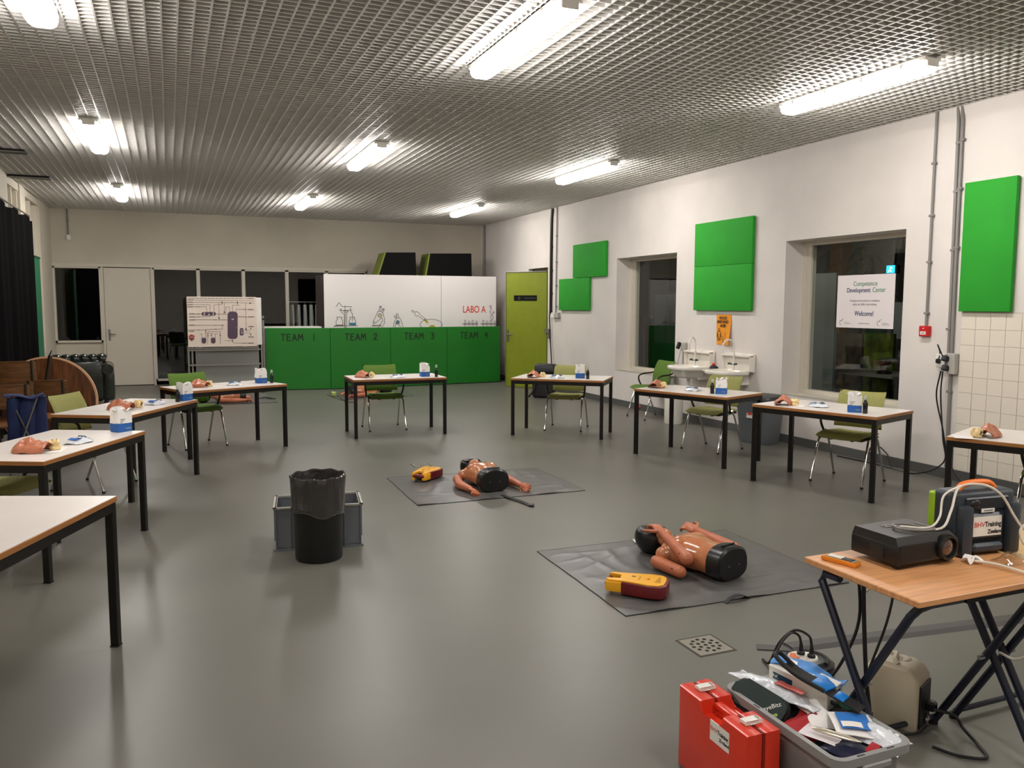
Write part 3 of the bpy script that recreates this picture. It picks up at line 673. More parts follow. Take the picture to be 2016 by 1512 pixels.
o = empty('wall_socket', (XR, 14.36, 1.43), 0, 'white wall socket under the thin conduit by the green door', 'socket'); MB().b2((-0.06, -0.17, 0), (0, 0.0, 0.1), bev=0.006).build('socket_box', mat('grey_box', (176, 172, 164), 0.45), o); MB().b2((-0.07, 0.0, 0), (0, 0.11, 0.1), bev=0.006).build('cover', M_WHITE, o)
o = empty('light_switch', (XR, 14.66, 1.02), 0, 'grey light switches beside the green door frame', 'switch')
for y, z in ((0, 0.0), (0.0, 0.1), (0.1, 0.1)): MB().b2((-0.05, y-0.045, z), (0, y+0.045, z+0.09), bev=0.006).build('switch_plate', mat('dark_switch', (110, 104, 98), 0.4), o)
cable([(XR-0.05, 14.58, 1.5), (XR-0.04, 14.55, 1.0), (XR-0.06, 14.45, 0.6), (XR-0.12, 14.3, 0.3), (XR-0.2, 14.0, 0.012)], 0.012, 'thick black cable dropping from the bundle to the floor bag')
# ------------------------------------------------------------------ wash basins
def basin(yc, w, label, tapang):
    o = empty('wash_basin', (XR, yc, 0.72), 0, label, 'wash basin', 'white wash basins'); h = w/2
    m = MB(); n = 28
    def ring(s_, z, dx):
        out = []
        for k in range(n):
            a = 2*PI*k/n; cx = math.copysign(abs(math.cos(a))**0.55, math.cos(a)); sy = math.copysign(abs(math.sin(a))**0.55, math.sin(a))
            fx = 1.0-0.12*max(0, -cx)*abs(sy)
            out.append(Vector((-0.235+dx+cx*0.225*s_*(1), sy*h*s_*fx, z)))
        return out
    m.loft([ring(0.55, -0.06, 0.02), ring(0.72, -0.02, 0.01), ring(0.84, 0.05, 0.0), ring(0.98, 0.062, 0), ring(1.0, 0.075, 0), ring(1.0, 0.10, 0), ring(0.97, 0.11, 0), ring(0.86, 0.108, 0), ring(0.78, 0.05, 0), ring(0.6, -0.01, 0.01), ring(0.2, -0.02, 0.01)])
    m.build('bowl', M_CREAMW, o, ang=50)
    MB().b2((-0.045, -h, 0.09), (-0.001, h, 0.33), bev=0.012, seg=2).build('splashback', M_CREAMW, o)
    MB().b2((-0.11, -h, 0.285), (-0.03, h, 0.315), bev=0.01, seg=2).build('shelf', M_CREAMW, o)
    for s_ in (-1, 1): MB().b2((-0.095, s_*h-0.015 if s_ > 0 else -h, 0.10), (-0.03, h if s_ > 0 else -h+0.015, 0.31), bev=0.006).build('side_wing', M_CREAMW, o)
    m = MB(); m.cyl((-0.12, 0, 0.108), (-0.12, 0, 0.22), 0.016, 0.014, 12)
    c, s2 = math.cos(tapang), math.sin(tapang)
    m.tube([(-0.12, 0, 0.2)]+[(-0.12-c*(0.09-0.09*math.cos(t)), -s2*(0.09-0.09*math.cos(t)), 0.42+0.09*math.sin(t)) for t in [k*PI/10 for k in range(11)]]+[(-0.12-c*0.18, -s2*0.18, 0.33)], 0.011, 10); m.build('swan_tap', M_WHITE, o)
    for s_ in (-1, 1):
        m = MB().tube([(-0.12, 0, 0.18), (-0.14, s_*0.055, 0.19)], 0.009, 8); m.lathe([(0, 0), (0.022, 0.002), (0.024, 0.012), (0.018, 0.026), (0, 0.028)], 8, (-0.14, s_*0.065, 0.178)); m.build('tap_knob', mat('tap_green', (22, 52, 34), 0.4), o)
    m = MB().cyl((-0.22, 0, -0.06), (-0.22, 0, -0.13), 0.03, 0.022, 12); m.tube(spline([(-0.22, 0, -0.12), (-0.22, 0, -0.25), (-0.19, 0.0, -0.29), (-0.14, 0, -0.24), (-0.08, 0, -0.2), (-0.002, 0, -0.2)], 5), 0.018, 10); m.build('drain_trap', M_CREAMW, o)
    MB().b2((-0.2, -h*0.6, -0.075), (-0.002, -h*0.55, 0.06)).b2((-0.2, h*0.55, -0.075), (-0.002, h*0.6, 0.06)).build('bracket', M_CREAMW, o, False)
    return o
basin(9.62, 0.62, 'white ceramic wash basin with swan tap next to the green armchair', 0.5)
basin(8.76, 0.58, 'white ceramic wash basin with swan tap next to the grey lidded bin', 0.0)
o = empty('basin_pedestal', (6.58, 9.78, 0), 0, 'white cylindrical container standing under the wash basin', 'container'); MB().lathe([(0, 0.0), (0.125, 0.0), (0.13, 0.01), (0.13, 0.40), (0.12, 0.41), (0, 0.41)], 28).build('drum', M_WHITE, o); MB().lathe([(0.0, 0.41), (0.135, 0.41), (0.135, 0.435), (0.0, 0.44)], 28).build('lid', M_WHITE, o)
o = empty('sponge_cloth', (6.78, 9.22, 0.83), 0, 'black cloth with a red ball lying between the wash basins', 'cloth'); o.location = (XR-0.12, 9.18, 0.80)
MB().ell((0, 0, 0.03), (0.05, 0.075, 0.03)).wave(0.012, 18).build('cloth', M_BLACKR, o); MB().ell((0.0, 0.01, 0.075), (0.022, 0.025, 0.022)).build('ball', mat('red_ball', (206, 50, 40), 0.5), o); MB().b2((-0.1, -0.11, -0.02), (0.12, 0.12, 0.0)).build('holder', M_CREAMW, o)
o = empty('soap_dispenser', (XR, 10.02, 1.02), 0, 'grey soap dispenser with black nozzle beside the wash basin', 'dispenser'); MB().b2((-0.06, -0.04, 0.0), (0, 0.05, 0.12), bev=0.01).build('body', mat('grey_box', (176, 172, 164), 0.45), o); MB().box((-0.085, 0.06, 0.07), (0.05, 0.05, 0.1), rot=(0, 0.4, 0), bev=0.008).build('nozzle', M_BLKMET, o); MB().b2((-0.04, -0.02, -0.3), (-0.005, 0.02, 0.0)).build('mount_bar', M_PIPE, o, False)
tag(MB().tube(spline([(XR-0.05, 10.06, 1.05), (XR-0.05, 10.12, 0.9), (XR-0.06, 10.14, 0.7), (XR-0.06, 10.1, 0.45)], 6), 0.004, 6).build('thin_cable', M_PIPE), 'thin grey cable hanging below the soap dispenser', 'cable')
# ------------------------------------------------------------------ grey lidded bin behind the tables
o = empty('lidded_bin', (6.62, 7.98, 0), R(-75), 'large grey plastic bin with dark lid standing by the right wall', 'bin')
def rr(w, d, r, z, n=6):
    out = []
    for cx, cy, a0 in ((w-r, d-r, 0), (-w+r, d-r, 90), (-w+r, -d+r, 180), (w-r, -d+r, 270)):
        for k in range(n+1): a = R(a0+90*k/n); out.append(Vector((cx+r*math.cos(a), cy+r*math.sin(a), z)))
    return out
MB().loft([rr(0.2, 0.14, 0.06, 0.0), rr(0.205, 0.145, 0.06, 0.02), rr(0.25, 0.19, 0.07, 0.53)]).build('bin_body', mat('bin_grey', (96, 100, 104), 0.5), o)
MB().loft([rr(0.258, 0.198, 0.07, 0.53), rr(0.262, 0.202, 0.07, 0.555), rr(0.25, 0.19, 0.07, 0.585), rr(0.2, 0.14, 0.06, 0.60)]).build('lid', mat('bin_lid', (66, 68, 70), 0.5), o)
MB().box((-0.02, -0.175, 0.36), (0.09, 0.006, 0.09), rot=(-0.09, 0, 0)).build('sticker', M_WHITE, o, False); MB().box((-0.02, -0.180, 0.37), (0.06, 0.004, 0.03), rot=(-0.09, 0, 0)).build('sticker_print', M_REDT, o, False)
# red and white thing on the floor by the wall
o = empty('red_ball_toy', PZ(1272, 806)-Vector((0.12, 0, 0)), 0, 'small red and white round object on the floor beneath the green armchair', 'ball'); o.location.z = 0
MB().ell((0, 0, 0.05), (0.05, 0.06, 0.05)).build('red_body', mat('red_ball', (206, 50, 40), 0.5), o); MB().ell((-0.02, 0.03, 0.05), (0.042, 0.04, 0.042)).build('white_patch', M_WHITE, o)
# ------------------------------------------------------------------ room behind the right windows
def at(px, py, x): return PX(px, py, x)
p0 = at(1612, 540, 8.6); p1 = at(1655, 690, 8.6)
o = empty('grey_partition', (8.55, 0, 0), 0, 'pale grey partition standing in the room behind the poster window', 'partition'); MB().b2((0, at(1650, 600, 8.6).y, 0.05), (0.05, at(1606, 600, 8.6).y+0.3, at(1630, 538, 8.6).z)).build('board', mat('partition_grey', (150, 158, 154), 0.6), o, False); MB().b2((-0.02, at(1650, 600, 8.6).y, 0), (0.08, at(1650, 600, 8.6).y+0.04, 0.05)).b2((-0.2, at(1606, 600, 8.6).y, 0), (0.25, at(1606, 600, 8.6).y+0.05, 0.05)).build('foot', M_STEEL, o, False)
a, b = at(1640, 655, 9.6), at(1700, 655, 9.6); o = tag(MB().b2((9.58, b.y, 0.0), (9.63, a.y, a.z)).build('brown_panel', mat('brown_panel', (98, 82, 68), 0.8, var=0.2, vscale=5), None, False), 'brown painted panel behind the poster window', 'panel')
a, b = at(1704, 655, 9.6), at(1762, 655, 9.6); o = tag(MB().b2((9.58, b.y, 0.0), (9.63, a.y, a.z)).build('olive_panel', mat('olive_panel', (108, 118, 30), 0.8, var=0.2, vscale=5), None, False), 'olive green painted panel behind the poster window', 'panel')
a, b = at(1640, 480, 10.8), at(1664, 480, 10.8); tag(MB().b2((10.75, b.y, 0), (10.95, a.y, 3.19)).build('orange_column', mat('orange_brown', (170, 112, 60), 0.8), None, False), 'orange brown column in the room behind the poster window', 'column')
a, b = at(1762, 595, 10.2), at(1790, 668, 10.2); o = empty('notice_board', (10.2, a.y, 0), 0, 'pale notice board in the room behind the poster window', 'notice board'); MB().b2((0, -0.7, b.z), (0.03, 0, a.z)).build('sheet', mat('pale_board', (196, 208, 200), 0.6), o, False); MB().b2((0.03, -0.6, 0), (0.07, -0.1, a.z)).build('stand', M_BLKMET, o, False)
a = at(1758, 530, 8.9); o = empty('exit_sign', (8.9, a.y, a.z), 0, 'glowing cyan emergency exit sign hanging on a black rod', 'exit sign')
MB().b2((-0.02, -0.09, -0.06), (0.04, 0.09, 0.06), bev=0.01).build('case', M_BLACK, o); MB().b2((-0.026, -0.05, -0.05), (-0.02, 0.085, 0.05)).build('lit_face', mat('exit_cyan', (30, 170, 235), 0.4, emit=3.0), o, False); MB().b2((-0.005, -0.03, 0.06), (0.025, 0.0, 3.2-a.z)).build('rod', M_BLACK, o, False)
fe = frame((-0.027, 0.02, -0.035), (0, -1, 0), (0, 0, 1)); m = MB(); m.stroke([(-0.03, 0.0), (-0.005, 0.03), (0.0, 0.06), (0.03, 0.05)], 0.012, fe); m.stroke([(-0.005, 0.03), (0.02, 0.0)], 0.012, fe); m.build('running_figure', mat('exit_white', (220, 250, 255), 0.4, emit=3.0), o, False)
a = at(1720, 700, 9.1); o = empty('far_table', (9.1, a.y, 0), 0, 'dark table standing in the room behind the poster window', 'table'); MB().b2((-0.4, -0.7, 0.72), (0.4, 0.6, 0.75)).build('tabletop', mat('far_top', (150, 146, 138), 0.5), o, False)
for x in (-0.35, 0.35):
    for y in (-0.62, 0.55): MB().b2((x-0.02, y-0.02, 0), (x+0.02, y+0.02, 0.72)).build('leg', M_BLKMET, o, False)
a = at(1742, 705, 9.0); o = empty('desk_machine', (9.0, a.y, 0.75), 0, 'dark machine standing on the table behind the poster window', 'machine'); MB().lathe([(0, 0), (0.1, 0), (0.1, 0.03), (0.05, 0.05), (0.05, 0.12), (0.09, 0.14), (0.09, 0.2), (0, 0.21)], 16).build('base', M_BLKMET, o); MB().b2((-0.02, -0.2, 0.19), (0.02, 0.05, 0.22)).build('arm', M_STEEL, o, False)
# dracaena behind the glass
a = at(1700, 500, 9.2); o = empty('potted_dracaena', (9.95, at(1700, 500, 9.95).y, 0), 0, 'tall potted plant with long drooping leaves behind the poster window', 'plant')
MB().lathe([(0, 0), (0.16, 0), (0.2, 0.35), (0.17, 0.35), (0.16, 0.3), (0, 0.3)], 20).build('pot', mat('pot_grey', (90, 88, 84), 0.6), o); MB().tube(spline([(0, 0, 0.3), (0.03, 0.02, 1.0), (-0.02, 0.0, 1.7), (0.02, 0.02, 2.6)], 5), 0.03, 8).build('trunk', mat('trunk_brown', (84, 66, 48), 0.8), o)
M_LEAF = mat('leaf_dark', (58, 76, 54), 0.45)
for q in range(46):
    an = q*2.4; z0 = 1.55+1.05*(q/46); ln = 0.55+0.15*math.sin(q*3.1); up = 0.5-0.3*math.sin(q*1.7)
    m = MB(); m.grid(lambda u, v: (math.cos(an)*ln*v-(u-0.5)*0.06*math.sin(an)*math.sin(PI*min(1, v*0.95+0.04)), math.sin(an)*ln*v+(u-0.5)*0.06*math.cos(an)*math.sin(PI*min(1, v*0.95+0.04)), z0+up*v*0.5-0.5*v*v+0.01*abs(u-0.5)), 2, 8); m.build('leaf', M_LEAF, o)
# things behind the far right window
a, b = at(1262, 560, 8.0), at(1330, 560, 8.0)
o = tag(MB().b2((8.6, at(1290, 640, 8.6).y-1.2, 0), (8.9, at(1285, 640, 8.6).y, 0.95)).build('green_cabinet', mat('dark_green_cab', (24, 84, 50), 0.5), None, False), 'dark green cabinet behind the window next to the basins', 'cabinet')
p = at(1268, 630, 7.9); o = empty('clothes_stand', (7.9, p.y, 0), 0, 'T-shaped stand behind the window next to the basins', 'stand'); MB().b2((-0.02, -0.02, 0.03), (0.02, 0.02, 1.5)).build('post', M_STEEL, o, False); MB().b2((-0.02, -0.25, 1.44), (0.02, 0.25, 1.5)).build('cross_bar', M_STEEL, o, False); MB().b2((-0.2, -0.2, 0), (0.2, 0.2, 0.03)).build('base_plate', M_BLKMET, o, False)
p = at(1305, 620, 9.4); o = empty('white_locker', (9.4, p.y, 0), 0, 'pale locker behind the window next to the basins', 'locker'); MB().b2((0, -0.9, 0), (0.5, 0.35, 1.95)).build('body', mat('locker_grey', (150, 152, 150), 0.5), o, False); MB().b2((-0.01, -0.1, 0.1), (0.0, 0.3, 1.9)).b2((-0.01, -0.55, 0.1), (0, -0.14, 1.9)).build('door', mat('locker_door', (176, 178, 176), 0.5), o, False)

o = empty('far_fill_light', (7.9, 9.2, 3.1), R(90), 'unseen fill light added under the ceiling of the room behind the windows', 'ceiling lamp'); MB().b2((-0.6, -0.08, 0.05), (0.6, 0.08, 0.1)).build('housing', M_WHITE, o, False); MB().b2((-0.58, -0.06, 0.02), (0.58, 0.06, 0.05)).build('diffuser', mat('far_fill_glow', (255, 245, 230), 0.4, emit=14.0), o, False)  # out-of-view fill light, added to brighten the room behind the right windows
# ------------------------------------------------------------------ TEAM boards
GL = {'T': [[(0, 1), (0.62, 1.03)], [(0.3, 1.02), (0.27, 0)]], 'E': [[(0.52, 1), (0.05, 0.97), (0.02, 0.02), (0.52, 0.04)], [(0.04, 0.52), (0.45, 0.56)]],
 'A': [[(0, 0), (0.3, 1), (0.6, 0.02)], [(0.1, 0.36), (0.52, 0.38)]], 'M': [[(0, 0), (0.1, 1), (0.36, 0.4), (0.64, 1.0), (0.74, 0.02)]],
 '1': [[(0.3, 1), (0.3, 0)]], '2': [[(0.02, 0.78), (0.15, 0.97), (0.4, 0.97), (0.5, 0.75), (0.35, 0.45), (0.0, 0.03), (0.56, 0.02)]],
 '3': [[(0.02, 0.95), (0.25, 1.03), (0.46, 0.9), (0.42, 0.65), (0.18, 0.55), (0.45, 0.45), (0.5, 0.2), (0.3, 0.0), (0.0, 0.08)]], '4': [[(0.25, 1), (0.0, 0.42), (0.5, 0.45)], [(0.42, 0.85), (0.36, 0.0)]]}
ADV = {'T': 0.85, 'E': 0.85, 'A': 0.85, 'M': 1.35, ' ': 0.0, '1': 0.6, '2': 0.6, '3': 0.6, '4': 0.6}
def hand(m, s_, x, z, h, w, fr):
    for ch in s_:
        for st in GL.get(ch, []): m.stroke([(x+p[0]*h, z+p[1]*h) for p in st], w, fr)
        x += ADV[ch]*h
BTH = 1.215
pts = [(1.70, 16.46), (2.905, 16.25), (2.912, 16.25), (4.13, 16.30), (4.135, 16.30), (5.37, 16.40), (5.375, 16.40), (6.62, 16.52)]
for i in range(4):
    a, b = Vector(pts[2*i]), Vector(pts[2*i+1]); d = b-a; w = d.length
    o = empty('team_board', (a.x, a.y, 0), math.atan2(d.y, d.x), ('green board reading TEAM 1 standing beside the diagram stand', 'green board reading TEAM 2 standing below the drawn flasks', 'green board reading TEAM 3 standing below the drawn petri dish', 'green board reading TEAM 4 standing beside the open green door')[i], 'board', 'green team boards')
    MB().b2((0, 0, 0.015), (w, 0.06, BTH), bev=0.004).build('panel', M_BOARDG, o); MB().b2((0.01, 0.008, 0.0), (w-0.01, 0.055, 0.016)).build('base_strip', M_BLACK, o, False)
    f = frame((0, -0.0005, 0), (1, 0, 0), (0, 0, 1)); m = MB(); x0 = 0.24*w
    hand(m, 'TEAM', x0, BTH-0.245-(0.0 if i else 0.0), 0.125, 0.02, f); hand(m, str(i+1), x0+0.58, BTH-0.245, 0.125, 0.02, f); m.build('lettering', M_INK, o, False)
# white lab drawing boards behind them
WA, WB_ = Vector((2.905, 16.86)), Vector((6.60, 16.72)); d = WB_-WA; wang = math.atan2(d.y, d.x)
fp = lambda px, py: None
for nm, a0, a1, lab in (('white_board', 0.0, 2.455, 'large white board with drawn flasks and microscopes above the green boards'), ('white_board', 2.46, d.length, 'white board reading LABO A with test tube drawings')):
    o = empty(nm, (WA.x, WA.y, 0), wang, lab, 'board', 'white drawing boards'); MB().b2((a0, 0, 0.0), (a1, 0.03, 2.29), bev=0.002).build('panel', mat('board_white', (226, 220, 217), 0.5), o)
    if a0 == 0: wbA = o
    else: wbB = o
ux, uy = math.cos(wang), math.sin(wang)
def onboard(px, py):      # pixel -> (distance along board, height), from the board's own plane
    r = ray(px, py); # plane through WA with direction (ux,uy)
    den = r.x*uy-r.y*ux; t = (WA.x*uy-WA.y*ux)/den; p = CC+r*t
    return ((p.x-WA.x)*ux+(p.y-WA.y)*uy, p.z)
FB = frame((0, -0.0005, 0), (1, 0, 0), (0, 0, 1))
ZO, ZS_ = (630, 580), 5.6
Q = lambda *pp: [onboard(ZO[0]+x/ZS_, ZO[1]+y/ZS_) for x, y in pp]
def circ(cx, cy, rx, ry, n=14): return Q(*[(cx+rx*math.cos(2*PI*k/n), cy+ry*math.sin(2*PI*k/n)) for k in range(n)])
m = MB(); lw = 0.0085
for c in (([(175, 135), (210, 88), (245, 130)]), ([(245, 132), (350, 132)]), ([(275, 122), (275, 180)]), ([(212, 175), (355, 172)]), ([(215, 160), (235, 160), (235, 175)]), ([(335, 140), (335, 170)]), ([(262, 180), (310, 180), (305, 195), (268, 195), (262, 180)]), ([(277, 195), (277, 372)]), ([(293, 195), (293, 372)]), ([(230, 178), (235, 195), (268, 215), (268, 340)]), ([(335, 178), (358, 215), (358, 290)]), ([(150, 350), (415, 342)]), ([(160, 342), (275, 338)]), ([(240, 378), (280, 360)])):
    m.stroke(Q(*c), lw, FB)
for cx in (215, 358): m.stroke(Q((cx-28, 250), (cx+24, 248), (cx+24, 262), (cx+18, 266), (cx+36, 290), (cx+34, 334), (cx-36, 336), (cx-38, 292), (cx-20, 268), (cx-28, 262)), lw, FB, closed=True)
m.build('flask_drawing', M_INKB, wbA, False)
def fill(name, pp, mt, par): MB().prism([(q[0], q[1]) for q in Q(*pp)], 0.0015, FB).build(name, mt, par, False)
fill('blue_liquid', [(326, 310), (392, 310), (390, 332), (326, 333)], mat('print_teal', (44, 120, 150), 0.7), wbA)
m = MB()
m.stroke(Q((640, 185), (590, 290), (612, 312), (680, 255)), lw, FB); m.stroke(Q((640, 185), (665, 180), (690, 200), (710, 260), (712, 310), (690, 350), (670, 376)), lw, FB); m.stroke(Q((680, 255), (692, 290), (670, 320), (640, 365)), lw, FB)
m.stroke(Q((648, 180), (660, 135), (675, 140), (668, 182)), lw, FB); m.stroke(circ(667, 133, 10, 7, 8), lw, FB, closed=True); m.stroke(Q((680, 190), (692, 165), (706, 168), (694, 200)), lw, FB); m.stroke(circ(698, 160, 12, 6, 8), lw, FB, closed=True)
m.stroke(Q((575, 340), (670, 335), (674, 345), (575, 346)), lw, FB, closed=True); m.stroke(Q((585, 298), (600, 325), (580, 315)), lw, FB); m.stroke(circ(660, 230, 20, 20), lw*1.2, FB, closed=True)
m.build('microscope_drawing', M_INKB, wbA, False); m = MB(); m.stroke(Q((840, 262), (870, 252), (890, 275), (920, 366)), lw, FB); m.stroke(Q((840, 262), (815, 310), (808, 366)), lw, FB); m.stroke(Q((838, 310), (826, 366)), lw, FB); m.stroke(Q((868, 330), (895, 370)), lw, FB); m.stroke(Q((845, 255), (842, 212), (855, 210), (868, 250)), lw, FB); m.stroke(Q((838, 265), (815, 240), (826, 232), (842, 250)), lw, FB); m.stroke(circ(857, 306, 18, 20), lw*1.4, FB, closed=True)
m.build('microscope_drawing', M_INKB, wbA, False)
fill('yellow_dot', [(660+12*math.cos(k*PI/5), 230+12*math.sin(k*PI/5)) for k in range(10)], mat('print_yellow', (206, 170, 60), 0.7), wbA); fill('teal_dot', [(857+13*math.cos(k*PI/5), 306+14*math.sin(k*PI/5)) for k in range(10)], mat('print_teal', (44, 120, 150), 0.7), wbA)
m = MB(); m.stroke(Q((1010, 185), (1018, 172), (1055, 195), (1062, 185), (1092, 200), (1095, 215), (1160, 265), (1145, 280), (1080, 232), (1065, 240), (1045, 225), (1048, 208)), lw, FB, closed=True)
m.stroke(circ(1225, 330, 122, 58, 28), lw, FB, closed=True); m.build('dropper_drawing', M_INKB, wbA, False)
fill('yellow_drop', [(1145, 275), (1160, 265), (1190, 295), (1196, 324), (1165, 305)], mat('print_ochre', (172, 156, 40), 0.7), wbA); fill('yellow_culture', [(1200, 352), (1222, 336), (1255, 336), (1272, 352), (1272, 362), (1200, 362)], mat('print_ochre', (172, 156, 40), 0.7), wbA)
a = onboard(ZO[0]+1580/ZS_, ZO[1]+205/ZS_); b = onboard(ZO[0]+1838/ZS_, ZO[1]+128/ZS_)
text('lettering', 'LABO A', (b[1]-a[1])*1.38, frame((a[0]+(b[0]-a[0])/2-0.02, -0.0015, (a[1]+b[1])/2), (1, 0, 0), (0, 0, 1)), M_REDT, wbB, xs=0.72, bold=0.002)
m = MB()
for x0 in (1575, 1775):
    m.stroke(Q((x0, 318), (x0+165, 318)), lw, FB); m.stroke(Q((x0, 328), (x0+165, 328)), lw, FB)
    for k in range(4):
        x = x0+18+k*42; t = 282 if k in (1, 3) or True else 300
        m.stroke(Q((x, 350), (x, t+10*(k % 2)), (x+14, t+10*(k % 2)), (x+14, 350)), lw*0.8, FB)
m.stroke(Q((1890, 285), (1880, 240), (1892, 220), (1872, 190), (1888, 165)), lw, FB); m.stroke(circ(1879, 132, 11, 12, 8), lw, FB, closed=True); m.stroke(Q((1884, 145), (1888, 165)), lw, FB); m.stroke(Q((1900, 285), (1908, 250), (1898, 225), (1912, 200)), lw, FB); m.stroke(circ(1914, 194, 8, 7, 8), lw, FB, closed=True)
m.build('test_tube_drawing', M_INKB, wbB, False)
# dark boards stacked behind the white one
for k in range(3):
    o = MB().b2((0, 0, 0), (1.22, 0.022, 2.27)).build('dark_board', mat('dark_board', (48, 38, 32), 0.6), None, False); o.location = (2.88-k*0.035, 17.15+k*0.06, 0); tag(o, 'dark brown board standing edge-on behind the white drawing board', 'board', 'dark boards behind the white board')
# cabinet that carries the two wedge boxes
tag(MB().b2((4.0, 17.25, 0), (6.6, 17.85, 2.27), bev=0.004).build('tall_cabinet', M_WALLB, None, False), 'tall cabinet behind the white drawing boards carrying the dark wedge boxes', 'cabinet')
for tl, tr, br, bl, lab in (((760, 497), (818, 497), (820, 541), (745, 541), 'narrower black wedge-shaped box with lime side on top of the boards'), ((847, 499), (928, 499), (929, 541), (839, 541), 'wider black wedge-shaped box with lime side on top of the boards')):
    P = [PY(*p, 17.3) for p in (bl, br, tr, tl)]; zb = 2.272
    o = empty('wedge_box', (P[0].x, 17.3, zb), 0, lab, 'box', 'black wedge boxes'); poly = [(p.x-P[0].x, (p.z-zb) if i > 1 else 0.0) for i, p in enumerate(P)]
    MB().prism(poly, -0.55, frame((0, 0, 0), (1, 0, 0), (0, 0, 1))).build('body', mat('wedge_black', (10, 9, 9), 0.7, spec=0.15), o, False)
    t = poly[3]; s_ = MB().prism([(-0.03, 0), (0, 0), t, (t[0]-0.03, t[1])], -0.55, frame((0, 0, 0), (1, 0, 0), (0, 0, 1))); s_.build('side_panel', mat('wedge_lime', (126, 138, 46), 0.6), o, False)
# white counter behind TEAM 1, lab coats behind the glass
o = empty('counter', (1.72, 16.62, 0), 0, 'white counter behind the TEAM 1 board', 'counter'); MB().b2((0, 0.0, 0), (1.06, 0.5, 1.20)).build('cabinet', M_WHITE, o, False); MB().b2((-0.02, -0.03, 1.20), (1.08, 0.52, 1.235), bev=0.004).build('countertop', M_WHITE, o)
o = empty('coat_rail', (2.45, 18.76, 0), 0, 'metal clothes rail in the room behind the glass', 'clothes rail'); MB().cyl((0, 0, 1.73), (0.85, 0, 1.73), 0.014, n=10).build('rail', M_STEEL, o)
for x in (0.0, 0.85): MB().cyl((x, 0, 0), (x, 0, 1.75), 0.014, n=10).build('post', M_STEEL, o); MB().b2((x-0.02, -0.25, 0), (x+0.02, 0.25, 0.03)).build('foot', M_STEEL, o, False)
for k in range(6):
    o = empty('lab_coat', (2.53+k*0.135, 18.76, 0.85), 0, 'white lab coat hanging on the rail behind the glass', 'lab coat', 'white lab coats on the rail')
    m = MB(); m.loft([[Vector(((0.033+0.018*(1-z/0.8))*math.cos(a)*(1+0.25*math.sin(3*a+k)), 0.17*(1.0-0.75*max(0, z-0.62)/0.2)*math.sin(a), z)) for a in [2*PI*q/16 for q in range(16)]] for z in (0, 0.2, 0.4, 0.6, 0.7, 0.78, 0.82)]); m.build('coat', mat('coat_white', (222, 222, 216), 0.85), o)
    MB().tube(spline([(0, 0, 0.82), (0, 0, 0.865), (0.0, 0.02, 0.893), (0, -0.012, 0.897), (0, -0.02, 0.88)], 4), 0.004, 6).build('hanger_hook', M_STEEL, o)
# ------------------------------------------------------------------ diagram board on a wheeled stand
EX0, EX1, EYY = 0.30, 1.53, 16.30
o = empty('diagram_stand', (EX0, EYY, 0), 0, 'wheeled stand carrying a white board with a purple vessel piping diagram', 'whiteboard stand'); ew = EX1-EX0
bd = MB().b2((0, 0, 0.875), (ew, 0.025, 1.81), bev=0.006).build('diagram_board', mat('diagram_white', (222, 206, 192), 0.4), o)
for k in range(3): MB().b2((0.02+0.04*k, 0.035+0.03*k, 0.90), (ew+0.03+0.035*k, 0.05+0.03*k, 1.80), bev=0.004).build('spare_board', M_WHITE, o)
for x in (-0.01, 0.06, 0.13, ew+0.02, ew+0.09, ew+0.13): MB().b2((x, 0.14+0.1*(abs(x) > 0.03), 0.08), (x+0.03, 0.17+0.1*(abs(x) > 0.03), 1.45 if x > 1 else 0.9)).build('post', M_STEEL, o, False)
for z in (0.80, 0.52, 0.14): MB().b2((-0.01, 0.06, z), (ew+0.06, 0.13, z+0.03)).build('rail', M_STEEL, o, False)
MB().b2((0.16, 0.18, 0.1), (ew+0.02, 0.2, 0.86)).build('lower_panel', mat('grey_gloss', (150, 152, 146), 0.3), o, False)
MB().b2((0.02, -0.03, 0.845), (ew-0.02, 0.06, 0.862)).build('pen_tray', M_STEEL, o, False)
for x in (0.0, ew+0.08):
    f_ = MB().b2((x-0.02, -0.2, 0.06), (x+0.02, 0.45, 0.095)).build('foot', M_STEEL, o, False)
    for y in (-0.17, 0.42): MB().cyl((x-0.012, y, 0.03), (x+0.012, y, 0.03), 0.03, n=14).build('castor', M_BLACKR, f_)
for x in (ew+0.035, ew+0.08, ew+0.13): MB().cyl((x, 0.1, 1.39), (x, 0.13, 1.39), 0.022, n=12).build('clamp_knob', M_BLACK, o)
ZE, SE = (350, 570), 11.2
def onE(x, y): p = PY(ZE[0]+x/SE, ZE[1]+y/SE, EYY); return (p.x-EX0, p.z)
QE = lambda *pp: [onE(*p) for p in pp]
FE = frame((0, -0.0005, 0), (1, 0, 0), (0, 0, 1)); m = MB(); lw = 0.006
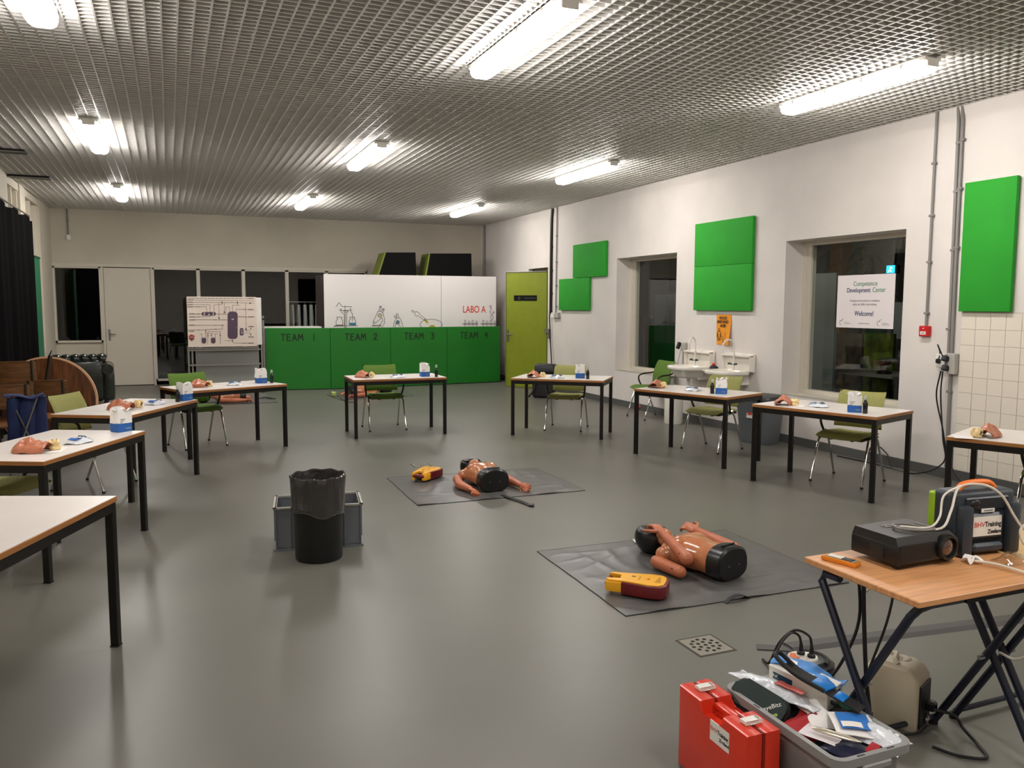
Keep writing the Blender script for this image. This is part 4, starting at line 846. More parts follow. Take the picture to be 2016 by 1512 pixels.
for c in ([(210, 230), (1680, 250)], [(210, 280), (900, 285), (1680, 295)], [(210, 330), (710, 335), (715, 490)], [(210, 378), (630, 378), (635, 490)], [(800, 490), (800, 340), (975, 330), (975, 250)], [(905, 290), (910, 640)], [(1025, 290), (1025, 490)], [(1060, 530), (1062, 385), (1140, 385), (1140, 490)], [(1205, 480), (1205, 345), (1370, 345)], [(1315, 255), (1315, 345)], [(1285, 490), (1285, 432), (1660, 440)], [(1495, 300), (1508, 900), (1600, 910)], [(250, 535), (525, 535)], [(840, 540), (1060, 540)], [(250, 602), (720, 600), (720, 570)], [(255, 665), (1095, 668)], [(240, 785), (985, 785), (985, 870), (615, 880), (615, 1060)], [(220, 890), (605, 890)], [(660, 1200), (665, 925), (935, 930), (935, 1200)], [(1320, 600), (1690, 602)], [(530, 1050), (525, 980), (480, 975)], [(825, 1050), (825, 980), (880, 975)], [(610, 968), (780, 970)], [(1210, 1095), (1215, 1150), (1240, 1200)], [(1040, 1128), (1200, 1128)], [(1250, 1178), (1680, 1180)], [(1450, 955), (1600, 955)], [(210, 190), (1690, 195)]):
    m.stroke(QE(*c), lw, FE)
m.build('pipe_lines', mat('diagram_grey', (110, 104, 104), 0.7), bd, False)
def rrect(x0, y0, x1, y1, r, n=5):
    pp = []
    for cx, cy, a0 in ((x1-r, y0+r, -90), (x1-r, y1-r, 0), (x0+r, y1-r, 90), (x0+r, y0+r, 180)):
        for k in range(n+1): a = R(a0+90*k/n); pp.append((cx+r*math.cos(a), cy+r*math.sin(a)))
    return QE(*pp)
MV = mat('vessel_purple', (82, 62, 78), 0.6)
for nm, a in (('vessel', (1098, 485, 1320, 1090, 75)), ('heat_exchanger', (525, 495, 840, 575, 38)), ('small_vessel', (1365, 850, 1450, 1015, 32)), ('tank', (525, 1055, 625, 1190, 40)), ('tank', (732, 1055, 832, 1190, 40))):
    MB().prism(rrect(*a), 0.003, FE).build(nm, MV, bd, False)
for a in ((570, 500, 600, 572, 5), (768, 500, 798, 572, 5), (1370, 885, 1446, 900, 4), (520, 1050, 630, 1072, 4), (727, 1050, 836, 1072, 4), (665, 535, 712, 568, 8), (1185, 640, 1240, 672, 8), (1305, 820, 1335, 855, 6), (1395, 930, 1430, 970, 8)):
    MB().prism(rrect(*a), 0.0045, FE).build('print_patch', mat('diagram_light', (168, 156, 156), 0.6), bd, False)
m = MB()
for x, y in ((1597, 300), (1027, 500), (912, 630), (1505, 872)): m.prism(rrect(x-17, y-14, x+17, y+14, 12), 0.003, FE)
for x, y in ((455, 380), (455, 535), (455, 602), (820, 668), (912, 668), (1010, 668), (1030, 540), (1380, 600), (1455, 600), (1455, 438), (828, 785), (828, 872), (455, 890), (1505, 908), (1460, 1180), (988, 785)): m.prism(QE((x-24, y-9), (x, y), (x-24, y+9)), 0.003, FE); m.prism(QE((x+24, y-9), (x+24, y+9), (x, y)), 0.003, FE)
for x, y in ((615, 920), (740, 1010), (935, 1010), (665, 1020), (1210, 1130), (975, 290), (1315, 290), (1610, 860), (1610, 990)): m.prism(rrect(x-8, y-22, x+8, y+22, 4), 0.003, FE)
m.build('valve_symbols', M_INKB, bd, False)
m = MB()
for k in range(14): m.prism(rrect(245+k*86, 184, 275+k*86, 200, 3), 0.003, FE)
for x, y in ((1600, 195), (275, 230), (270, 280), (270, 332), (270, 380), (310, 535), (315, 602), (320, 668), (310, 785), (305, 918), (1610, 440), (1615, 602), (1615, 815), (1615, 1045), (1610, 1180)): m.prism(rrect(x-62, y-10, x+62, y+10, 4), 0.003, FE)
m.build('printed_captions', mat('diagram_mid', (128, 118, 114), 0.7), bd, False)
MB().prism(QE((238, 1020), (300, 985), (375, 1020), (372, 1045), (240, 1045)), 0.003, FE).build('shield_mark', mat('shield_red', (170, 58, 54), 0.6), bd, False); MB().prism(QE((238, 1058), (372, 1058), (360, 1090), (305, 1140), (250, 1090)), 0.003, FE).build('shield_mark', mat('shield_dark', (120, 60, 54), 0.6), bd, False)
# ------------------------------------------------------------------ left side: curtain, post, sofa, round tabletop, wooden chairs
m = MB(); CY0, CY1 = 7.6, 15.1
def cur(u, v):
    y = CY0+(CY1-CY0)*u; k = 0.03*math.sin(u*95)+0.02*math.sin(u*41+1); top = 3.02-0.05*abs(math.sin(u*24))*(1 if v > 0.9 else 0)
    return (XL+0.13+k*(0.45+0.55*(1-v)), y, 0.01+v*(top-0.01))
m.grid(cur, 240, 10); m.solid(0.006); tag(m.build('stage_curtain', mat('curtain_black', (9, 7, 8), 0.95, spec=0.05, bump=0.1, bscale=120)), 'black cloth curtain hanging along the left wall', 'curtain')
o = empty('curtain_rod', (XL+0.10, CY0, 3.05), 0, 'steel rod carrying the black curtain', 'rod'); MB().cyl((0.0, 0, 0), (0.0, CY1-CY0, 0), 0.012, n=8).build('rod', M_STEEL, o)
for y in (0.2, 2.5, 5.0, 7.3): MB().b2((-0.12, y-0.01, -0.01), (0, y+0.01, 0.01)).build('bracket', M_STEEL, o, False)
o = empty('green_post', (XL+0.06, 15.65, 0), 0, 'narrow dark green post beside the black curtain', 'post'); MB().b2((-0.05, -0.3, 0), (0.05, 0.28, 2.42)).build('panel', mat('post_green', (8, 96, 62), 0.6), o, False); MB().b2((-0.055, -0.31, 2.42), (0.06, 0.29, 2.45)).build('cap', mat('post_green_dark', (10, 62, 42), 0.6), o, False)
# leather armchair seen from its back
M_LEA = mat('green_leather', (34, 38, 30), 0.25, var=0.15, vscale=7, bump=0.2, bscale=25, coat=0.3)
ax, ay = PY(155, 700, 14.6).x-0.02, 14.6
o = empty('leather_armchair', (ax, ay+0.45, 0), R(3), 'dark green leather armchair with rolled buttoned top seen from behind', 'armchair')
hw = 0.40
def rbox(lo, hi, b=0.05, w=0.01): return MB().b2(lo, hi, bev=b, seg=4).wave(w, 6)
rbox((-hw+0.08, -0.42, 0.10), (hw-0.08, 0.42, 0.40)).build('seat_base', M_LEA, o); rbox((-hw+0.12, -0.22, 0.40), (hw-0.12, 0.42, 0.52), 0.05).build('seat_cushion', M_LEA, o)
rbox((-hw+0.05, -0.45, 0.12), (hw-0.05, -0.25, 0.78), 0.06).build('backrest', M_LEA, o)
m = MB(); m.tube([(-hw+0.02+x*(2*hw-0.04)/24, -0.36, 0.78+0.012*abs(math.sin(x*PI/4))) for x in range(25)], [0.07+0.014*abs(math.sin(x*PI/4)) for x in range(25)], 14); b_ = m.build('rolled_top', M_LEA, o)
for k in range(6): MB().ell((-hw+0.1+k*(2*hw-0.2)/5, -0.43, 0.80), (0.012, 0.008, 0.012), n=8, m=6).build('button', M_LEA, b_)
for s_ in (-1, 1):
    rbox((s_*hw-0.09, -0.45, 0.12), (s_*hw+0.09, 0.42, 0.60), 0.05).build('armrest', M_LEA, o); MB().tube([(s_*hw, -0.46+k*0.09, 0.62) for k in range(11)], [0.085+0.006*(k % 2) for k in range(11)], 12).build('arm_roll', M_LEA, o)
    for y in (-0.38, 0.36): MB().lathe([(0, 0), (0.022, 0.0), (0.035, 0.05), (0.03, 0.12), (0, 0.12)], 12, (s_*(hw-0.04), y, 0)).build('foot', mat('dark_wood', (46, 30, 20), 0.4), o)
# round tabletop standing on its edge
M_WOODD = mat('veneer_dark', (96, 58, 32), 0.35, var=0.25, vscale=4, stretch=(8, 1, 1)); M_WOODE = mat('edge_wood', (206, 160, 122), 0.5)
cy = 9.0
while PY(91, 793, cy).z > PY(91, 702, cy).z-PY(91, 793, cy).z and cy < 13: cy += 0.02
cc = PY(91, 793, cy); rad = PY(91, 702, cy).z-cc.z
def ydist(px, py, z):
    y = 6.0
    while PY(px, py, y).z < z-0.001 and y < 14 and PY(px, py, y).z > z if False else (abs(PY(px, py, y).z-z) > 0.006 and y < 14): y += 0.01
    return y
o = empty('round_tabletop', (cc.x, cy, 0), R(-8), 'round dark wooden tabletop standing on its edge behind the stacked chairs', 'tabletop')
n = 56; tl = R(-6)
FT = Matrix.Rotation(tl, 4, 'X') @ frame((0, 0, rad), (1, 0, 0), (0, 0, 1))
MB().prism([(rad*math.cos(2*PI*k/n), rad*math.sin(2*PI*k/n)) for k in range(n)], -0.03, FT).build('rim', M_WOODE, o); MB().prism([((rad-0.022)*math.cos(2*PI*k/n), (rad-0.022)*math.sin(2*PI*k/n)) for k in range(n)], 0.004, FT).build('veneer', M_WOODD, o)
MB().b2((-0.3, -0.025, -0.0), (0.3, 0.12, 0.02)).build('prop_block', M_WOODD, o, False)
# tripod leg poking up
ys_ = cy-0.32; p = PY(85, 735, ys_); q = PY(103, 690, ys_); o = empty('music_stand_leg', (p.x-0.12, ys_, 0), 0, 'dark folded stand with metal tip leaning before the round tabletop', 'stand'); dv = Vector((q.x-p.x, 0, q.z-p.z)).normalized(); b0 = Vector((0, 0, 0.02)); e = Vector((q.x-(p.x-0.12), 0, q.z)); MB().tube([b0, e-dv*0.06], 0.022, 8).build('shaft', mat('dark_wood', (46, 30, 20), 0.4), o); MB().tube([e-dv*0.06, e], [0.016, 0.01], 8).build('metal_tip', M_CHROME, o)
# wooden chairs pushed together
M_CHW = mat('beech_chair', (114, 76, 42), 0.42, var=0.15, vscale=5, stretch=(1, 8, 8)); M_CHT = mat('chair_tube', (86, 80, 70), 0.35, metal=0.7)
def make_wood():
    c = empty('wooden_chair')
    MB().grid(lambda u, v: ((u-0.5)*0.40*(1-0.08*v), -0.2+v*0.38, 0.44+0.01*(abs(u-0.5)*2)**2-0.015*v), 10, 8).solid(0.014).build('seat', M_CHW, c)
    def bk(u, v): return ((u-0.5)*0.40, 0.21+0.03*v-0.05*(1-(abs(u-0.5)*2)**2)*-0.6, 0.62+v*0.22+0.012*(1-(abs(u-0.5)*2)**4)*(1 if v > 0.5 else -1))
    MB().grid(bk, 12, 6).solid(0.012).build('backrest', M_CHW, c)
    for s_ in (-1, 1):
        MB().tube(spline([(s_*0.17, -0.2, 0.0), (s_*0.17, -0.17, 0.42), (s_*0.17, -0.1, 0.43), (s_*0.17, 0.14, 0.42), (s_*0.165, 0.215, 0.5), (s_*0.16, 0.262, 0.86)], 4), 0.012, 8).build('side_tube', M_CHT, c); MB().tube([(s_*0.17, 0.10, 0.42), (s_*0.18, 0.22, 0.0)], 0.012, 8).build('rear_leg', M_CHT, c); MB().cyl((s_*0.12, 0.215, 0.73), (s_*0.12, 0.205, 0.73), 0.014, n=8).build('bolt', M_STEEL, c)
    MB().cyl((-0.17, 0.16, 0.2), (0.17, 0.16, 0.2), 0.009, n=8).build('stretcher', M_CHT, c)
    return c
WC = make_wood(); firstw = True
def wood(px, py, ztop, y, rz, lab, tilt=0.0, dz=0.0, sc=1.0):
    global firstw
    o = WC if firstw else copy_tree(WC); firstw = False
    p = PY(px, py, y); o.location = (p.x, y, dz); o.rotation_euler = (tilt, 0, R(rz)); tag(o, lab, 'chair', 'old wooden chairs stored by the left wall')
wood(30, 712, 0.85, ydist(30, 706, 1.07), 186, 'wooden chair with curved plywood back stacked on top by the curtain', dz=0.21)
wood(26, 745, 0.85, ydist(30, 706, 1.07)-0.03, 184, 'wooden chair with curved plywood back at the bottom of the stack by the curtain')
wood(104, 745, 0.85, ydist(92, 742, 0.86), 172, 'wooden chair facing the round tabletop with its back turned')
wood(8, 755, 0.85, ydist(8, 752, 0.86), 195, 'wooden chair half hidden by the blue folded chair')
# folded blue canvas chair
M_BLUEC = mat('blue_canvas', (30, 42, 84), 0.85, bump=0.2, bscale=80, var=0.1); yb_ = ydist(48, 772, 0.82); p = PY(48, 775, yb_)
o = empty('folded_canvas_chair', (p.x, yb_, 0), R(12), 'folded blue canvas camping chair leaning by the wooden chairs', 'camping chair')
for k, x in enumerate((-0.1, 0.02, 0.11)):
    m = MB(); m.loft([[Vector((x+(0.045+0.02*(1-z))*math.cos(a)*(1+0.3*math.sin(2*a+k)), 0.05*math.sin(a)+0.03*k-0.03, z)) for a in [2*PI*q/14 for q in range(14)]] for z in (0.12, 0.3, 0.5, 0.65, 0.74, 0.78)]); m.wave(0.02, 9, k); m.build('canvas_fold', M_BLUEC, o)
m = MB(); m.grid(lambda u, v: (-0.17+0.33*u, -0.09+0.2*v, 0.80+0.02*math.sin(u*7)-0.04*(v-0.5)**2), 12, 6); m.wave(0.015, 11); m.solid(0.01); m.build('canvas_top', M_BLUEC, o)
for x0, x1, y in ((-0.17, 0.10, -0.07), (0.16, -0.12, -0.05), (-0.15, 0.13, 0.08), (0.15, -0.10, 0.10)): MB().tube([(x0, y, 0.0), (x1, y, 0.78)], 0.009, 8).build('frame_tube', M_STEEL, o)
# stick-like white bar at the curtain edge
# ------------------------------------------------------------------ floor: drains, cable duct, mats
def drain(c, s_, label):
    o = empty('floor_drain', (c.x, c.y, 0), 0, label, 'drain')
    MB().b2((-s_-0.012, -s_-0.012, 0.0), (s_+0.012, s_+0.012, 0.0012)).build('joint', mat('drain_joint', (62, 56, 48), 0.8), o, False)
    MB().b2((-s_, -s_, 0.001), (s_, s_, 0.0025)).build('cover_plate', mat('drain_plate', (150, 144, 132), 0.35, metal=0.4), o, False)
    holes = [(0, 0)]+[(0.38*math.cos(k*PI/3+0.3), 0.38*math.sin(k*PI/3+0.3)) for k in range(6)]+[(0.72*math.cos(k*PI/6), 0.72*math.sin(k*PI/6)) for k in range(12)]
    hm = MB().lathe([(0, 0), (s_*0.11, 0), (s_*0.11, 0.0006), (0, 0.0006)], 10).mesh('hole', mat('hole_black', (10, 9, 8), 0.9), False)
    for x, y in holes: h = link('hole', hm, o); h.location = (x*s_, y*s_, 0.0025)
drain((PZ(1335.6, 1262)+PZ(1444, 1279.5))/2, 0.095, 'square steel floor drain with round holes near the projector table')
drain((PZ(809, 917)+PZ(848, 915))/2, 0.08, 'square steel floor drain with round holes near the far mat')
a = PZ(1552, 1276); b = PZ(2016, 1217); d = b-a; o = empty('cable_duct', (a.x, a.y, 0), math.atan2(d.y, d.x), 'grey rubber cable duct lying across the floor to the projector table', 'cable duct')
MB().prism([(-0.055, 0), (0.055, 0), (0.03, 0.016), (-0.03, 0.016)], 2.6, frame((0, 0, 0), (0, 1, 0), (0, 0, 1))).build('duct', mat('duct_grey', (74, 72, 70), 0.55), o, False)
MB().prism([(-0.16, 0.02), (0.0, -0.05), (0.03, 0.0), (-0.13, 0.075)], 0.006).build('end_flap', mat('duct_grey', (74, 72, 70), 0.55), o, False)
M_MAT = mat('mat_vinyl', (92, 90, 88), 0.36, var=0.05, vscale=6)
def mat_thing(pp, label, seed, logo=None):
    P = [Vector((p.x, p.y, 0)) for p in pp]; c = sum(P, Vector())/4
    o = empty('exercise_mat', c, 0, label, 'mat', 'grey vinyl exercise mats')
    def f(u, v):
        p = (P[0]*(1-u)+P[1]*u)*(1-v)+(P[3]*(1-u)+P[2]*u)*v-c
        def rg(ax, ay, k): return max(0, 1-3.2*abs(noise.noise(Vector((p.x*ax+seed+k, p.y*ay-k, k)))))**2
        edge = max(0, (u-0.9)*10)*(0.012*max(0, math.sin(v*17+seed)))
        q = noise.noise_vector(Vector((p.x*4+seed, p.y*4, 1)))*0.006
        fade = min(1, 8*min(u, 1-u, v, 1-v))*max(0, min(1, (math.hypot(u-0.5, v-0.55)-0.2)*6))
        return (p.x+q.x, p.y+q.y, 0.004+fade*(0.007*rg(5, 1.6, 2.3)+0.005*rg(1.6, 6, 7.1))+edge*0.6)
    MB().grid(f, 80, 80).build('sheet', M_MAT, o, ang=180)
    m = MB()
    for s_ in ((0, 0, 0, 1), (0, 0, 1, 0), (1, 0, 1, 1), (0, 1, 1, 1)):
        L = [Vector(f(s_[0]+(s_[2]-s_[0])*k/40, s_[1]+(s_[3]-s_[1])*k/40)) for k in range(41)]
        for q in L: q.z = q.z*0.5
        m.tube(L, 0.0035, 5)
    m.build('piping', M_BLACKR, o); return o
mt1 = mat_thing([PZ(762, 942), PZ(822, 996), PZ(1152, 966), PZ(1056, 922)], 'grey vinyl mat under the manikin with straight arms', 1.0)
mt2 = mat_thing([PZ(1058, 1086), PZ(1233.5, 1214), PZ(1672, 1148), PZ(1427, 1044)], 'grey vinyl mat under the manikin with folded arms', 5.0)
p = PZ(1262, 1068); text('mat_lettering', 'Am', 0.10, frame((p.x-mt2.location.x, p.y-mt2.location.y, 0.018), (1, 0.1, 0), (-0.1, 1, 0)), M_WHITE, mt2, bold=0.002)
m = MB(); P_ = spline([PZ(985, 973), PZ(1000, 981), PZ(1022, 988), PZ(1046, 997)], 5); b0 = Vector((P_[0].x, P_[0].y, 0)); o = empty('mat_strap', b0, 0, 'black strap with buckle lying beyond the edge of the mat', 'strap')
def ribbon(pts, w, z=0.003, t=0.003):
    m = MB(); pts = [Vector(p) for p in pts]; n = len(pts)
    def f(u, v):
        i = min(n-1, int(round(u*(n-1)))); a = pts[max(0, i-1)]; b = pts[min(n-1, i+1)]; d = (b-a).normalized(); q = Vector((-d.y, d.x, 0))
        return pts[i]+q*(v-0.5)*w+Vector((0, 0, z))
    m.grid(f, n-1, 2); m.solid(t); return m
ribbon([q-b0+Vector((0, 0, 0.012*math.sin(k/len(P_)*PI))) for k, q in enumerate(P_)], 0.04).build('webbing', M_BLACKR, o); MB().box(P_[-1]-b0+Vector((0, 0, 0.012)), (0.05, 0.045, 0.016), rot=(0, 0, -0.5), bev=0.005).build('buckle', M_BLACK, o)
P_ = [PZ(1427, 1188).lerp(PZ(1474, 1177), k/14)+Vector((0, 0, 0.004+0.03*math.sin(PI*k/14))) for k in range(15)]; tag(ribbon(P_, 0.03, 0.0).build('mat_loop', M_BLACKR), 'black webbing loop at the edge of the mat with folded arms manikin', 'strap')
# ------------------------------------------------------------------ training manikins
M_SKINA = mat('manikin_arm', (182, 104, 70), 0.42, var=0.04, vscale=12)
M_MBLK = mat('manikin_black', (16, 16, 17), 0.32)
def selip(w, h, y, z0, n=28, flat=0.35, p=2.4):
    out = []
    for k in range(n):
        a = 2*PI*k/n; c, s_ = math.cos(a), math.sin(a); x = math.copysign(abs(c)**(2/p), c)*w; z = math.copysign(abs(s_)**(2/p), s_)*h
        if z < 0: z *= flat+0.4
        out.append(Vector((x, y, z0+z)))
    return out
def hand_mesh(curl=0.5, spread=0.12):
    m = MB(); m.ell((0, 0.042, 0), (0.032, 0.046, 0.015), n=14, m=8); m.ell((0.0, 0.0, 0.0), (0.022, 0.03, 0.018), n=12, m=8)
    for i, (x, ln) in enumerate(((-0.025, 0.052), (-0.009, 0.064), (0.008, 0.068), (0.024, 0.062))):
        p = Vector((x*0.95, 0.072, 0.0)); a = 0.15; sp = x*spread/0.03
        for j in range(3):
            L = ln*(0.45, 0.32, 0.26)[j]; a2 = a+curl*(j+0.5); q = p+Vector((math.sin(sp)*L, math.cos(a2)*L, -math.sin(a2)*L)); m.capsule(p, q, 0.0088-0.0008*j, 0.0082-0.0008*j, 9, 3); p = q; a = a2
    p = Vector((0.026, 0.02, -0.004))
    for j, (dx, dy, dz, L) in enumerate(((0.75, 0.6, -0.25, 0.036), (0.35, 0.85, -0.4, 0.03), (0.1, 0.9, -0.45, 0.024))):
        q = p+Vector((dx, dy, dz)).normalized()*L; m.capsule(p, q, 0.0105-0.001*j, 0.0095-0.001*j, 9, 3); p = q
    me = remesh(m, 'hand', M_SKINA, 0.0032, 3, False); return me
HAND_R, HAND_C = hand_mesh(0.32), hand_mesh(0.85)
def orient(y, z):        # frame whose local +y points along y and local +z near z
    y = Vector(y).normalized(); x = y.cross(Vector(z)).normalized(); z = x.cross(y)
    return Matrix(((x.x, y.x, z.x, 0), (x.y, y.y, z.y, 0), (x.z, y.z, z.z, 0), (0, 0, 0, 1)))
def manikin(loc, rz, label, pose, faceless=True):
    o = empty('training_manikin', loc, rz, label, 'manikin', 'torso training manikins')
    # waist block
    m = MB(); m.loft([selip(0.125, 0.105, 0.0, 0.09, p=2.6), selip(0.138, 0.118, 0.012, 0.09, p=2.6), selip(0.142, 0.12, 0.045, 0.09, p=2.6), selip(0.142, 0.12, 0.10, 0.09, p=2.6)]); w = m.build('waist_block', M_MBLK, o)
    for x in (-0.045, 0.05): MB().cyl((x, -0.003, 0.095), (x, 0.004, 0.095), 0.004, n=8).build('screw', M_STEEL, w)
    MB().box((0.0, 0.05, 0.213), (0.12, 0.012, 0.006)).build('slot', M_BLACKR, w, False)
    # torso and neck in one skin
    m = MB(); S_ = [(0.135, 0.112, 0.075, 0.09), (0.134, 0.110, 0.14, 0.088), (0.132, 0.108, 0.2, 0.088), (0.142, 0.115, 0.27, 0.09), (0.158, 0.118, 0.34, 0.09), (0.172, 0.115, 0.40, 0.088), (0.176, 0.10, 0.44, 0.085), (0.15, 0.082, 0.475, 0.085), (0.085, 0.062, 0.50, 0.095), (0.056, 0.054, 0.525, 0.105), (0.05, 0.05, 0.575, 0.12), (0.05, 0.045, 0.60, 0.125)]
    m.loft([selip(a, b, y, z, p=2.25) for a, b, y, z in S_])
    for s_ in (-1, 1): m.ell((s_*0.07, 0.36, 0.165), (0.072, 0.065, 0.04), n=16, m=10); m.ell((s_*0.165, 0.425, 0.085), (0.045, 0.055, 0.052), n=14, m=8)
    m.ell((0, 0.47, 0.15), (0.1, 0.03, 0.018), n=14, m=8); m.ell((0, 0.2, 0.17), (0.085, 0.1, 0.025), n=14, m=8)
    remesh(m, 'torso', M_SKIN, 0.0075, 6, o)
    # chin skin and black head shell
    m = MB(); m.ell((0, 0.585, 0.15), (0.056, 0.06, 0.044), n=16, m=10); remesh(m, 'chin', M_SKIN, 0.006, 3, o)
    m = MB(); m.ell((0, 0.69, 0.108), (0.108, 0.122, 0.112), n=24, m=16)
    for v in m.bm.verts:
        if v.co.z > 0.165: v.co.z = 0.165+(v.co.z-0.165)*0.25-0.028*max(0, 1-((v.co.x/0.06)**2+((v.co.y-0.67)/0.075)**2))
        v.co.z = max(v.co.z, 0.0)
    hd = m.build('head_shell', M_MBLK, o, ang=60)
    MB().tube([(0.08*math.cos(a), 0.69+0.094*math.sin(a), 0.168-0.01*math.sin(a)) for a in [2*PI*k/24 for k in range(24)]], 0.007, 8, closed=True).build('face_rim', M_MBLK, hd); MB().cyl((0, 0.65, 0.13), (0, 0.65, 0.165), 0.016, n=12).build('airway_port', M_BLACKR, hd)
    for s_ in (-1, 1):
        sh, el, wr, hz = [Vector(v) for v in pose[s_]]
        MB().capsule(sh, el, 0.042, 0.038, 14, 5).build('upper_arm', M_SKINA, o)
        f = MB().capsule(el if pose['folded'] is False else pose['el2'][s_], wr, 0.041, 0.026, 14, 5).build('forearm', M_SKINA, o)
        h = link('hand', HAND_C if not pose['folded'] else HAND_R, f); e2 = el if pose['folded'] is False else Vector(pose['el2'][s_])
        mm = orient(wr-e2, hz); h.matrix_local = Matrix.Translation(wr) @ mm @ Matrix.Diagonal((s_*1.15, 1.15, 1.15, 1))
        for c in (sh.lerp(el, 0.82), e2.lerp(wr, 0.14)): MB().cyl(c+Vector((s_*0.028, 0, 0.012)), c+Vector((s_*0.038, 0, 0.016)), 0.005, n=8).build('pivot_pin', mat('pin_red', (96, 20, 16), 0.5), o)
    return o
POSE_S = {-1: ((-0.225, 0.41, 0.055), (-0.265, 0.21, 0.048), (-0.225, 0.02, 0.045), (0.3, 0, 1)), 1: ((0.22, 0.40, 0.052), (0.23, 0.2, 0.048), (0.255, 0.02, 0.045), (-0.8, 0, 0.6)), 'folded': False}
POSE_F = {-1: ((-0.225, 0.42, 0.05), (-0.25, 0.20, 0.048), (-0.10, 0.50, 0.20), (0.1, 0.1, 1)), 1: ((0.225, 0.42, 0.05), (0.25, 0.20, 0.05), (0.20, 0.47, 0.17), (-0.6, 0, 1)), 'folded': True, 'el2': {-1: Vector((-0.195, 0.20, 0.12)), 1: Vector((0.215, 0.17, 0.12))}}
a, b = PZ(938, 966), PZ(1003, 964); c = (a+b)/2
manikin((2.62, 6.66, 0.005), R(-2), 'torso manikin without face lying with straight arms on the mat next to the bin', POSE_S)
manikin((3.10, 3.93, 0.005), R(13), 'torso manikin without face lying with folded arms near the projector table', POSE_F)
manikin((1.17, 14.72, 0.006), R(88), 'torso manikin lying on the floor behind the table before the diagram stand', POSE_S)
manikin((2.96, 14.75, 0.006), R(-86), 'torso manikin lying on the floor in front of the TEAM 2 board', POSE_S)
mat_thing([Vector((0.2, 15.3, 0)), Vector((0.2, 14.35, 0)), Vector((1.65, 14.35, 0)), Vector((1.65, 15.3, 0))], 'grey vinyl mat under the manikin behind the diagram stand table', 9.0)
mat_thing([Vector((2.65, 15.3, 0)), Vector((2.72, 14.3, 0)), Vector((4.1, 14.5, 0)), Vector((4.1, 15.4, 0))], 'grey vinyl mat under the manikin in front of the TEAM 2 board', 13.0)
P_ = spline([PZ(513, 786), PZ(524, 783), PZ(532, 786), PZ(538, 785)], 4); tag(ribbon(P_, 0.10, 0.012, 0.02).build('dark_cloth', M_BLACKR), 'small black cloth lying on the floor in front of the TEAM 1 board', 'cloth')
P_ = spline([PZ(664, 779), PZ(672, 785), PZ(682, 792), PZ(700, 792)], 4); o = empty('crumpled_wrapper', PZ(658, 781), 0, 'pale green crumpled wrapper with a thin cord on the floor before TEAM 2', 'wrapper'); MB().ell((0, 0, 0.05), (0.05, 0.08, 0.05), n=10, m=7).wave(0.03, 22).build('wrapper', mat('pale_green', (176, 190, 110), 0.6), o); MB().tube([q-PZ(658, 781)+Vector((0, 0, 0.006)) for q in P_], 0.006, 6).build('cord', M_CABLE, o)
# ------------------------------------------------------------------ defibrillators
M_YEL = mat('aed_yellow', (238, 172, 30), 0.4); M_MAR = mat('aed_maroon', (104, 20, 26), 0.38)
AEDO = [(-0.055, 0.062), (-0.13, 0.062), (-0.145, 0.05), (-0.145, 0.03), (-0.075, 0.03), (-0.07, -0.03), (-0.145, -0.03), (-0.145, -0.05), (-0.13, -0.062), (-0.055, -0.062), (0.0, -0.070), (0.08, -0.084), (0.135, -0.08), (0.16, -0.055), (0.165, 0.0), (0.16, 0.055), (0.135, 0.08), (0.08, 0.084), (0.0, 0.070)]
def aed(loc, rz, label):
    o = empty('defibrillator', loc, rz, label, 'defibrillator', 'yellow and maroon training defibrillators')
    body = [(-0.06, 0.066), (-0.06, -0.066), (0.0, -0.074), (0.08, -0.09), (0.14, -0.086), (0.168, -0.058), (0.174, 0.0), (0.168, 0.058), (0.14, 0.086), (0.08, 0.09), (0.0, 0.074)]
    MB().prism(body, 0.062, z0=0.004, bev=0.006).build('body', M_MAR, o)
    MB().prism([(x*0.965, y*0.93) for x, y in AEDO], 0.012, z0=0.060, bev=0.004).build('top_cover', M_YEL, o)
    for s_ in (-1, 1): MB().prism([(-0.06, s_*0.066), (-0.13, s_*0.062), (-0.145, s_*0.05), (-0.145, s_*0.03), (-0.075, s_*0.03), (-0.06, s_*0.03)][::s_], 0.050, z0=0.012, bev=0.003).build('handle_prong', M_YEL, o)
    MB().capsule((-0.135, -0.035, 0.045), (-0.135, 0.035, 0.045), 0.016, n=12).build('grip', M_MAR, o)
    fr = frame((0, 0, 0.0722), (1, 0, 0), (0, 1, 0)); m = MB()
    for k in range(8): m.stroke([(0.105+0.002*k, -0.035+0.01*k-0.0), (0.135-0.001*k, -0.035+0.01*k)], 0.003, fr, z=0.0006)
    for k in range(3): m.stroke([(0.02, -0.02+0.02*k), (0.026, -0.02+0.02*k)], 0.006, fr, z=0.0006)
    m.build('speaker_slots', mat('aed_print', (150, 100, 20), 0.6), o, False); MB().prism([(-0.02, 0.012), (0.0, 0.012), (0.0, 0.024), (-0.02, 0.024)], 0.001, fr).build('status_light', mat('aed_green', (30, 84, 60), 0.4), o, False); MB().stroke([(0.06, 0.0), (0.075, 0.008), (0.07, -0.008)], 0.005, fr, z=0.0008).build('shock_symbol', M_REDT, o, False)
    MB().box((-0.148, 0, 0.03), (0.012, 0.03, 0.02), bev=0.003).build('latch', M_BLACK, o)
    o.scale = (1.12, 1.26, 1.15); return o
pl, pr = PZ(1212, 1172), PZ(1312, 1186); c = (pl+pr)/2; aed((c.x+0.01, c.y+0.08, 0.014), R(-41), 'yellow and maroon defibrillator on the mat of the manikin with folded arms')
c = PZ(843, 948); aed((c.x+0.0, c.y+0.08, 0.014), R(48), 'yellow and maroon defibrillator on the mat of the manikin with straight arms')
